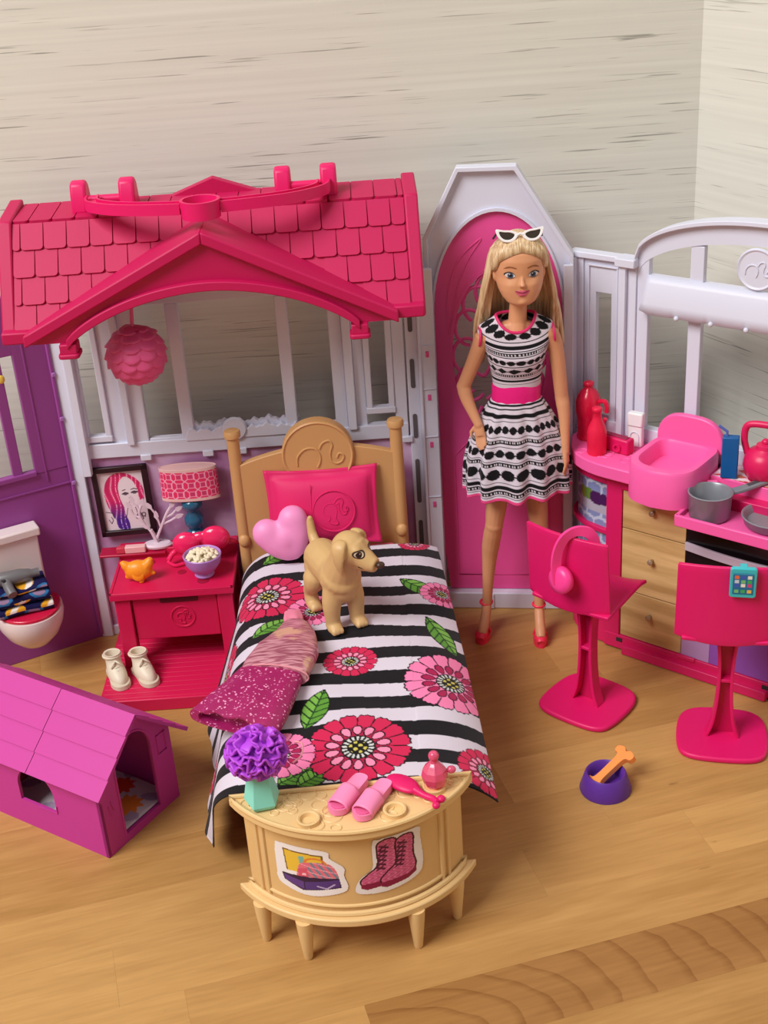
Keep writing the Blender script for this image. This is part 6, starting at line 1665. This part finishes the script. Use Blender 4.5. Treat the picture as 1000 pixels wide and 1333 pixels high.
    for k in range(110):
        f = -1+2*k/109; al = R(84*f); b0 = 41-17*abs(f)-42*max(0, abs(f)-.55)/.45
        pts = []; jj = rs.uniform(0, .05)
        for i in range(12):
            be = R(b0+(178-b0)*i/11)
            d = Vector((math.sin(al), -math.cos(al)*math.cos(be), math.cos(al)*math.sin(be)))
            hit, _, _, _ = bv.ray_cast((ctr+d*4)*S, -d)
            rad = min((hit/S-ctr).length, 2.6) if hit is not None else 1.9
            pts.append(ctr+d*(rad+(.02 if i == 0 else .1+jj)))
        hb.tube(pts, [.05, .08]+[.1]*10, 6)
    # long lengths over the sides and back
    for k in range(300):
        ph = R(-104+208*((k*0.618034) % 1)); front = abs(ph)/R(104)
        sx_, cy_ = math.sin(ph), math.cos(ph); lift = rs.uniform(0, .14)
        L = rs.uniform(5.2, 6.2)-(.6 if front < .6 else 0)
        p0 = (hx+sx_*.8, hy+.6+cy_*.7, hz+2.0-.2*lift)
        p1 = (hx+sx_*(1.5+lift), hy+.5+cy_*(1.5+lift), hz+1.1)
        p2 = (hx+sx_*(1.84+lift), hy+.5+cy_*(1.65+lift), hz-.2)
        p3 = (hx+sx_*(2.15+lift+.1*front), hy+.75+cy_*1.45, hz-2.0)
        sp = rs.uniform(.92, 1.16)
        p4 = (hx+sx_*(2.35*sp), hy+1.1+cy_*1.1, hz-3.5)
        p5 = (hx+sx_*(2.5*sp)+rs.uniform(-.12, .12), hy+1.35+cy_*.9, hz-L)
        hb.tube(curve([p0, p1, p2, p3, p4, p5], 15), [.09, .11, .12, .13]+[.13]*8+[.12, .11, .09, .05], 5)
    for k in range(16):
        x = hx-1.75-.035*k
        hb.tube(curve([(x+.3, hy+.5, hz-.5), (x, hy+.75, hz-2.2), (x-.2, hy+1.0, hz-4.0), (x-.45-.05*k, hy+1.25, hz-6.4-.07*k)], 15), [.1]*11+[.08, .06, .04, .03, .03], 5)
    hair = hb.build('hair', HAIR, t, smooth=180); hair['label'] = 'long straight blonde hair swept back'

    # dress: bodice, sash and gathered skirt
    def dotrow(c, s_, z, z0, hgt, per, shape='round', col=(18, 16, 20)):
        k = ((s_/per) % 1)-.5; dz = (z-z0)/hgt; w = (k*2/.92)
        m = (np.abs(w)**2+np.abs(dz)**2 < 1) if shape == 'round' else (np.abs(w)+np.abs(dz)**1.2 < 1)
        c[m] = col; c[(np.abs(z-z0) < .035)] = col
    def band(c, z, a, b): c[(z > a) & (z < b)] = (18, 16, 20)
    def chain(c, s_, z, z0, h):
        c[(np.abs(z-z0) < h)] = (18, 16, 20); c[(np.abs(z-z0) < h*.55) & (((s_/.16) % 1) < .4)] = (224, 214, 222)
    FAB = print_mat('dress_cotton', .75, .15, bump=.2, sheen=.1)
    def bpos(u, v):
        a = 2*np.pi*u; sa, ca = np.sin(a), np.cos(a)
        top = 23.8-.95*np.clip(-sa, 0, 1)**1.6
        z = top+(19.1-top)*v
        vk = [0, .05, .12, .2, .32, .45, .6, .8, 1]
        rx = np.interp(v, vk, [1.25, 1.75, 2.3, 2.42, 2.22, 2.0, 1.82, 1.6, 1.5]); rf = np.interp(v, vk, [.84, .86, .92, 1.0, 1.18, 1.33, 1.26, 1.0, .93]); rb = np.interp(v, vk, [.68, .74, .82, .86, .88, .88, .87, .86, .85])
        y = .07+np.where(sa > 0, rb, rf)*np.sign(sa)*np.abs(sa)**.9
        return np.stack([rx*np.sign(ca)*np.abs(ca)**.85-.02, y, z], -1)
    def bcol(u, v):
        z = 23.7-4.6*v
        s_ = u*11.5
        c = np.zeros(u.shape+(3,)); c[:] = (214, 204, 216)
        dotrow(c, s_, z, 23.4, .24, .72); band(c, z, 22.92, 23.02); band(c, z, 22.42, 22.72); band(c, z, 22.25, 22.31); chain(c, s_, z, 22.05, .12); band(c, z, 21.8, 21.86)
        dotrow(c, s_, z, 21.42, .2, .5); band(c, z, 21.06, 21.11); dotrow(c, s_, z, 20.7, .24, .8, 'd'); chain(c, s_, z, 20.3, .11); band(c, z, 20.02, 20.06); band(c, z, 19.72, 19.92); band(c, z, 19.5, 19.56)
        return c
    dress = sheet('dress', bpos, 220, 130, bcol, FAB, t, solid=.06); dress['label'] = 'black and white patterned dress bodice with pink edging'
    PT = mat('dress_pink_trim', (222, 44, 112), .5)
    ring = bpos(np.linspace(0, 1, 41)[:-1], np.zeros(40))
    MB().tube([tuple(p+np.array((0, 0, .03))) for p in ring], .1, 8, closed=True).build('neck_trim', PT, dress)
    for s_ in (-1, 1):
        MB().tube([(s_*(2.36-.05*math.sin(a)), .05+.68*math.cos(a), 22.5+.62*math.sin(a)) for a in np.linspace(0, 2*math.pi, 27)[:-1]], .085, 8, closed=True).build('armhole_trim', PT, dress)
    MB().loft([(-.05, .06, 19.25, 1.56, .98, .9), (-.05, .06, 19.1, 1.6, 1.02, .94), (-.07, .06, 18.5, 1.6, 1.03, .95), (-.07, .06, 18.05, 1.64, 1.06, .98)], 48).build('sash', mat('satin_pink', (232, 28, 128), .28, bump=.15, bscale=60), dress, smooth=60)
    def spos(u, v):
        a = 2*np.pi*u
        z = 18.2-6.5*v
        rx = 1.58+1.95*np.sin(np.clip(v*1.25, 0, 1)*np.pi/2)**.9*.92+.15*v; rf = 1.02+1.3*v**.75; rb = 1.0+1.1*v**.75
        am = (.03+.15*v)*(np.sin(11*a+1.2)+.6*np.sin(17*a+2+1.5*v))*np.minimum(1, v*5+.25)
        sa = np.sin(a)
        x = (rx+am)*np.cos(a)-.08; y = .1+(np.where(sa > 0, rb, rf)+am)*sa
        z = z-.10*np.sin(11*a+1.2)*v-.1*np.abs(sa)*v+.2*v*(x > 0)*0
        return np.stack([x, y, z], -1)
    def scol(u, v):
        z = v*6.5; s_ = u*18.6
        c = np.zeros(u.shape+(3,)); c[:] = (214, 204, 216)
        band(c, z, .1, .22); band(c, z, .38, .44); band(c, z, .72, .98); band(c, z, 1.14, 1.19); dotrow(c, s_, z, 1.72, .25, .6); band(c, z, 2.14, 2.19); chain(c, s_, z, 2.5, .13); band(c, z, 2.8, 2.85)
        dotrow(c, s_+.2, z, 3.3, .27, .66); band(c, z, 3.72, 3.77); chain(c, s_, z, 4.0, .13); dotrow(c, s_+.1, z, 4.68, .36, .86); band(c, z, 5.2, 5.25); band(c, z, 5.45, 5.68); chain(c, s_, z, 5.92, .12); band(c, z, 6.12, 6.16)
        c[z > 6.3] = (226, 70, 130)
        return c
    sk = sheet('skirt', spos, 300, 150, scol, FAB, dress, solid=.06)
    # strappy platform shoes
    SH = mat('shoe_coral', (240, 48, 84), .35)
    def shoe(heel, toe, nm='shoe'):
        h, to = Vector(q(*heel)), Vector(q(*toe)); d = (to-h); d.z = 0; L = d.length; d.normalize(); s_ = Vector((-d.y, d.x, 0))
        f = lambda a, b, z: tuple(h+d*a+s_*b+Vector((0, 0, z-h.z)))
        mb = MB()
        # platform and toe box
        o = curve([(L-1.25, -.38), (L-.5, -.46), (L, -.2), (L+.05, .2), (L-.5, .46), (L-1.25, .38)], 40, True)
        n = len(o)
        mb.add([f(a, b, 0) for a, b in o]+[f(a, b, .45) for a, b in o], [tuple(range(n))[::-1], tuple(range(n, 2*n))]+[(i, (i+1) % n, n+(i+1) % n, n+i) for i in range(n)])
        mb.tube([f(L-.7, 0, .62), f(L-.25, 0, .6), f(L+.1, 0, .45)], [.42, .46, .3], 12, flat=.85)
        # arched sole and heel
        mb.sweep(curve([f(L-.9, 0, .4), f(L-1.5, 0, .95), f(.3, 0, 1.62), f(-.15, 0, 1.75)], 14), [(-.3, -.07), (.3, -.07), (.3, .07), (-.3, .07)])
        mb.tube([f(-.05, 0, 0), f(-.02, 0, .8), f(.05, 0, 1.7)], [.14, .15, .28], 10)
        mb.tube([f(.1+.42*math.cos(a), .4*math.sin(a), 2.45) for a in np.linspace(0, 6.283, 21)[:-1]], .1, 8, closed=True)
        mb.tube([f(-.3, 0, 1.7), f(-.32, 0, 2.4)], .1, 8)
        mb.tube(curve([f(L-1.2, -.42, .4), f(L-1.1, -.2, .98), f(L-1.1, .2, .98), f(L-1.2, .42, .4)], 12), .11, 8)
        o = mb.build(nm, SH, t, smooth=50); o['label'] = 'coral pink platform shoe'
    shoe((6.85, 79.75, 0), (6.15, 77.95, 0)); shoe((10.45, 78.95, 0), (10.33, 76.95, 0))
    # sunglasses pushed up on the hair
    t2 = thing('sunglasses', 'white cat-eye sunglasses pushed up on the doll hair', 'sunglasses', (ox+hx, oy+hy-.75, hz+2.3))
    WG = mat('glasses_white', (240, 236, 238), .3); tl = Matrix.Rotation(R(-20), 4, 'X')
    for s_ in (-1, 1):
        out = curve([(.12, .1), (.5, .3), (1.0, .36), (1.45, .42), (1.36, .0), (1.05, -.32), (.6, -.38), (.25, -.2)], 48, True)
        inn = [(.8+(p[0]-.8)*.68, .02+(p[1]-.02)*.62) for p in out]
        mb = MB().strip([(s_*p[0], p[1]) for p in out], [(s_*p[0], p[1]) for p in inn], -.08, .08, closed=True); mb.xf(tl).build('rim', WG, t2, bevel=.03)
        MB().prism([(s_*p[0], p[1]) for p in inn], -.02, .02, 'y').xf(tl).build('lens', mat('lens_smoke', (70, 62, 54), .12, trans=.3), t2)
        MB().tube([(s_*1.36, .08, .22), (s_*1.42, .6, -.05), (s_*1.5, 1.3, -.45)], .07, 6).build('temple_arm', DARK, t2)
    MB().tube([(-.2, -.02, .02), (0, -.06, .1), (.2, -.02, .02)], .08, 8).xf(tl).build('bridge', WG, t2)
doll()

# ------------------------------------------------------------------ puppy on the bed
def puppy():
    ox, oy, oz = -3.45, 69.75, 8.25
    ang = -66
    t = thing('puppy', 'tan plastic puppy figure standing on the striped blanket', 'toy dog', (ox, oy, oz), ang)
    # local +x: towards the head, z up from the blanket
    DG = mat('puppy_tan', (208, 170, 116), .42, var=.06, vscale=120, bump=.35, bscale=260)
    mb = MB()
    sp = curve([(-2.1, 0, 3.35), (-1.4, 0, 3.5), (-.4, 0, 3.45), (.6, 0, 3.4), (1.4, 0, 3.5), (1.95, 0, 4.0)], 30)
    rd = list(np.interp(np.linspace(0, 1, len(sp)), [0, .12, .3, .55, .75, .9, 1], [.55, 1.15, 1.18, 1.12, 1.3, 1.2, .9]))
    mb.tube(sp, rd, 18)
    mb.ball((1.45, 0, 2.9), 1.0, .95, 1.1)
    # neck and head turned to its left
    mb.tube([(1.5, 0, 3.8), (2.0, .1, 4.8), (2.25, .2, 5.5)], [1.15, .98, .95], 16)
    hd = Vector((2.35, .3, 5.75)); f = Vector((.84, .56, -.16)).normalized(); s_ = Vector((-f.y, f.x, 0)).normalized(); u = f.cross(s_)
    if u.z < 0: u = -u
    H = lambda a, b, c: tuple(hd+f*a+s_*b+u*c)
    mb.ball(tuple(hd), 1.12, 1.08, 1.08)
    mb.tube([H(.3, 0, .1), H(.95, 0, -.25), H(1.6, 0, -.45), H(1.95, 0, -.45)], [.95, .7, .54, .42], 16)
    mb.tube([H(.5, 0, -.6), H(1.1, 0, -.72), H(1.5, 0, -.72)], [.55, .42, .28], 12)
    mb.ball(H(.75, .45, .35), .35).ball(H(.75, -.45, .35), .35)
    # drooping ears
    for k in (-1, 1):
        mb.tube(curve([H(-.1, k*.7, .85), H(-.05, k*1.15, .55), H(.1, k*1.28, -.2), H(.2, k*1.15, -.95), H(.3, k*1.05, -1.35)], 16), [.28, .36, .42, .46, .48, .48, .46, .42, .38, .34, .3, .26, .22, .18, .14, .12, .1], 12, flat=.42, up=tuple(s_*k))
    # legs
    def leg(pts, rad):
        c = curve(pts, 24); mb.tube(c, list(np.interp(np.linspace(0, 1, len(c)), np.linspace(0, 1, len(rad)), rad)), 14)
    for k in (-1, 1):
        mb.ball((1.45, k*.6, 3.0), .7, .6, .9)
        leg([(1.45, k*.6, 3.1), (1.5, k*.78, 1.7), (1.5, k*.8, .85), (1.55, k*.8, .3)], [.6, .62, .52, .47, .5])
        mb.ball((1.8, k*.82, .3), .6, .48, .36); 
        for j in (-1, 0, 1): mb.ball((2.2, k*.82+j*.25, .24), .22, .17, .22)
        mb.ball((-1.3, k*.5, 3.0), .98, .72, 1.05)
        leg([(-1.2, k*.5, 3.0), (-1.1, k*.8, 2.1), (-1.85, k*.82, 1.15), (-1.65, k*.82, .3)], [.6, .78, .52, .44, .48])
        mb.ball((-1.35, k*.84, .3), .58, .46, .34)
        for j in (-1, 0, 1): mb.ball((-.98, k*.84+j*.24, .22), .2, .16, .2)
    leg([(-2.2, 0, 3.9), (-2.75, 0, 4.5), (-2.95, 0, 5.3), (-2.85, -.0, 5.7)], [.4, .3, .24, .12])
    b = mb.build('body', DG, t, smooth=180, remesh=.07, relax=9)
    bv = bvh_of(b)
    EW = mat('dog_eye_white', (220, 200, 180), .3); EB = mat('dog_eye', (50, 34, 24), .2); NS = mat('dog_nose', (66, 44, 34), .35)
    for k in (-1, 1):
        view = (-(f*.72+s_*k*.7)).normalized(); ex = view.cross(u).normalized(); c = Vector(H(.95, k*.52, .28))
        decal('eyeliner', bv, circ(0, 0, .4, 22, .27), c, ex, u, view, NS, b, .012); decal('eye', bv, circ(0, 0, .3, 22, .2), c, ex, u, view, EW, b, .022); decal('iris', bv, circ(0, 0, .2, 18), c, ex, u, view, EB, b, .03); decal('eye_glint', bv, circ(.06, .07, .045, 10), c, ex, u, view, mat('eye_white'), b, .04)
    MB().ball(H(2.18, 0, -.3), .24, .28, .2).build('nose', NS, b)
    MB().tube(curve([H(1.75, .0, -.72), H(1.5, .38, -.7), H(1.05, .62, -.55)], 10), .03, 5).build('mouth_line', NS, b); MB().tube(curve([H(1.75, .0, -.72), H(1.5, -.38, -.7), H(1.05, -.62, -.55)], 10), .03, 5).build('mouth_line', NS, b)
puppy()
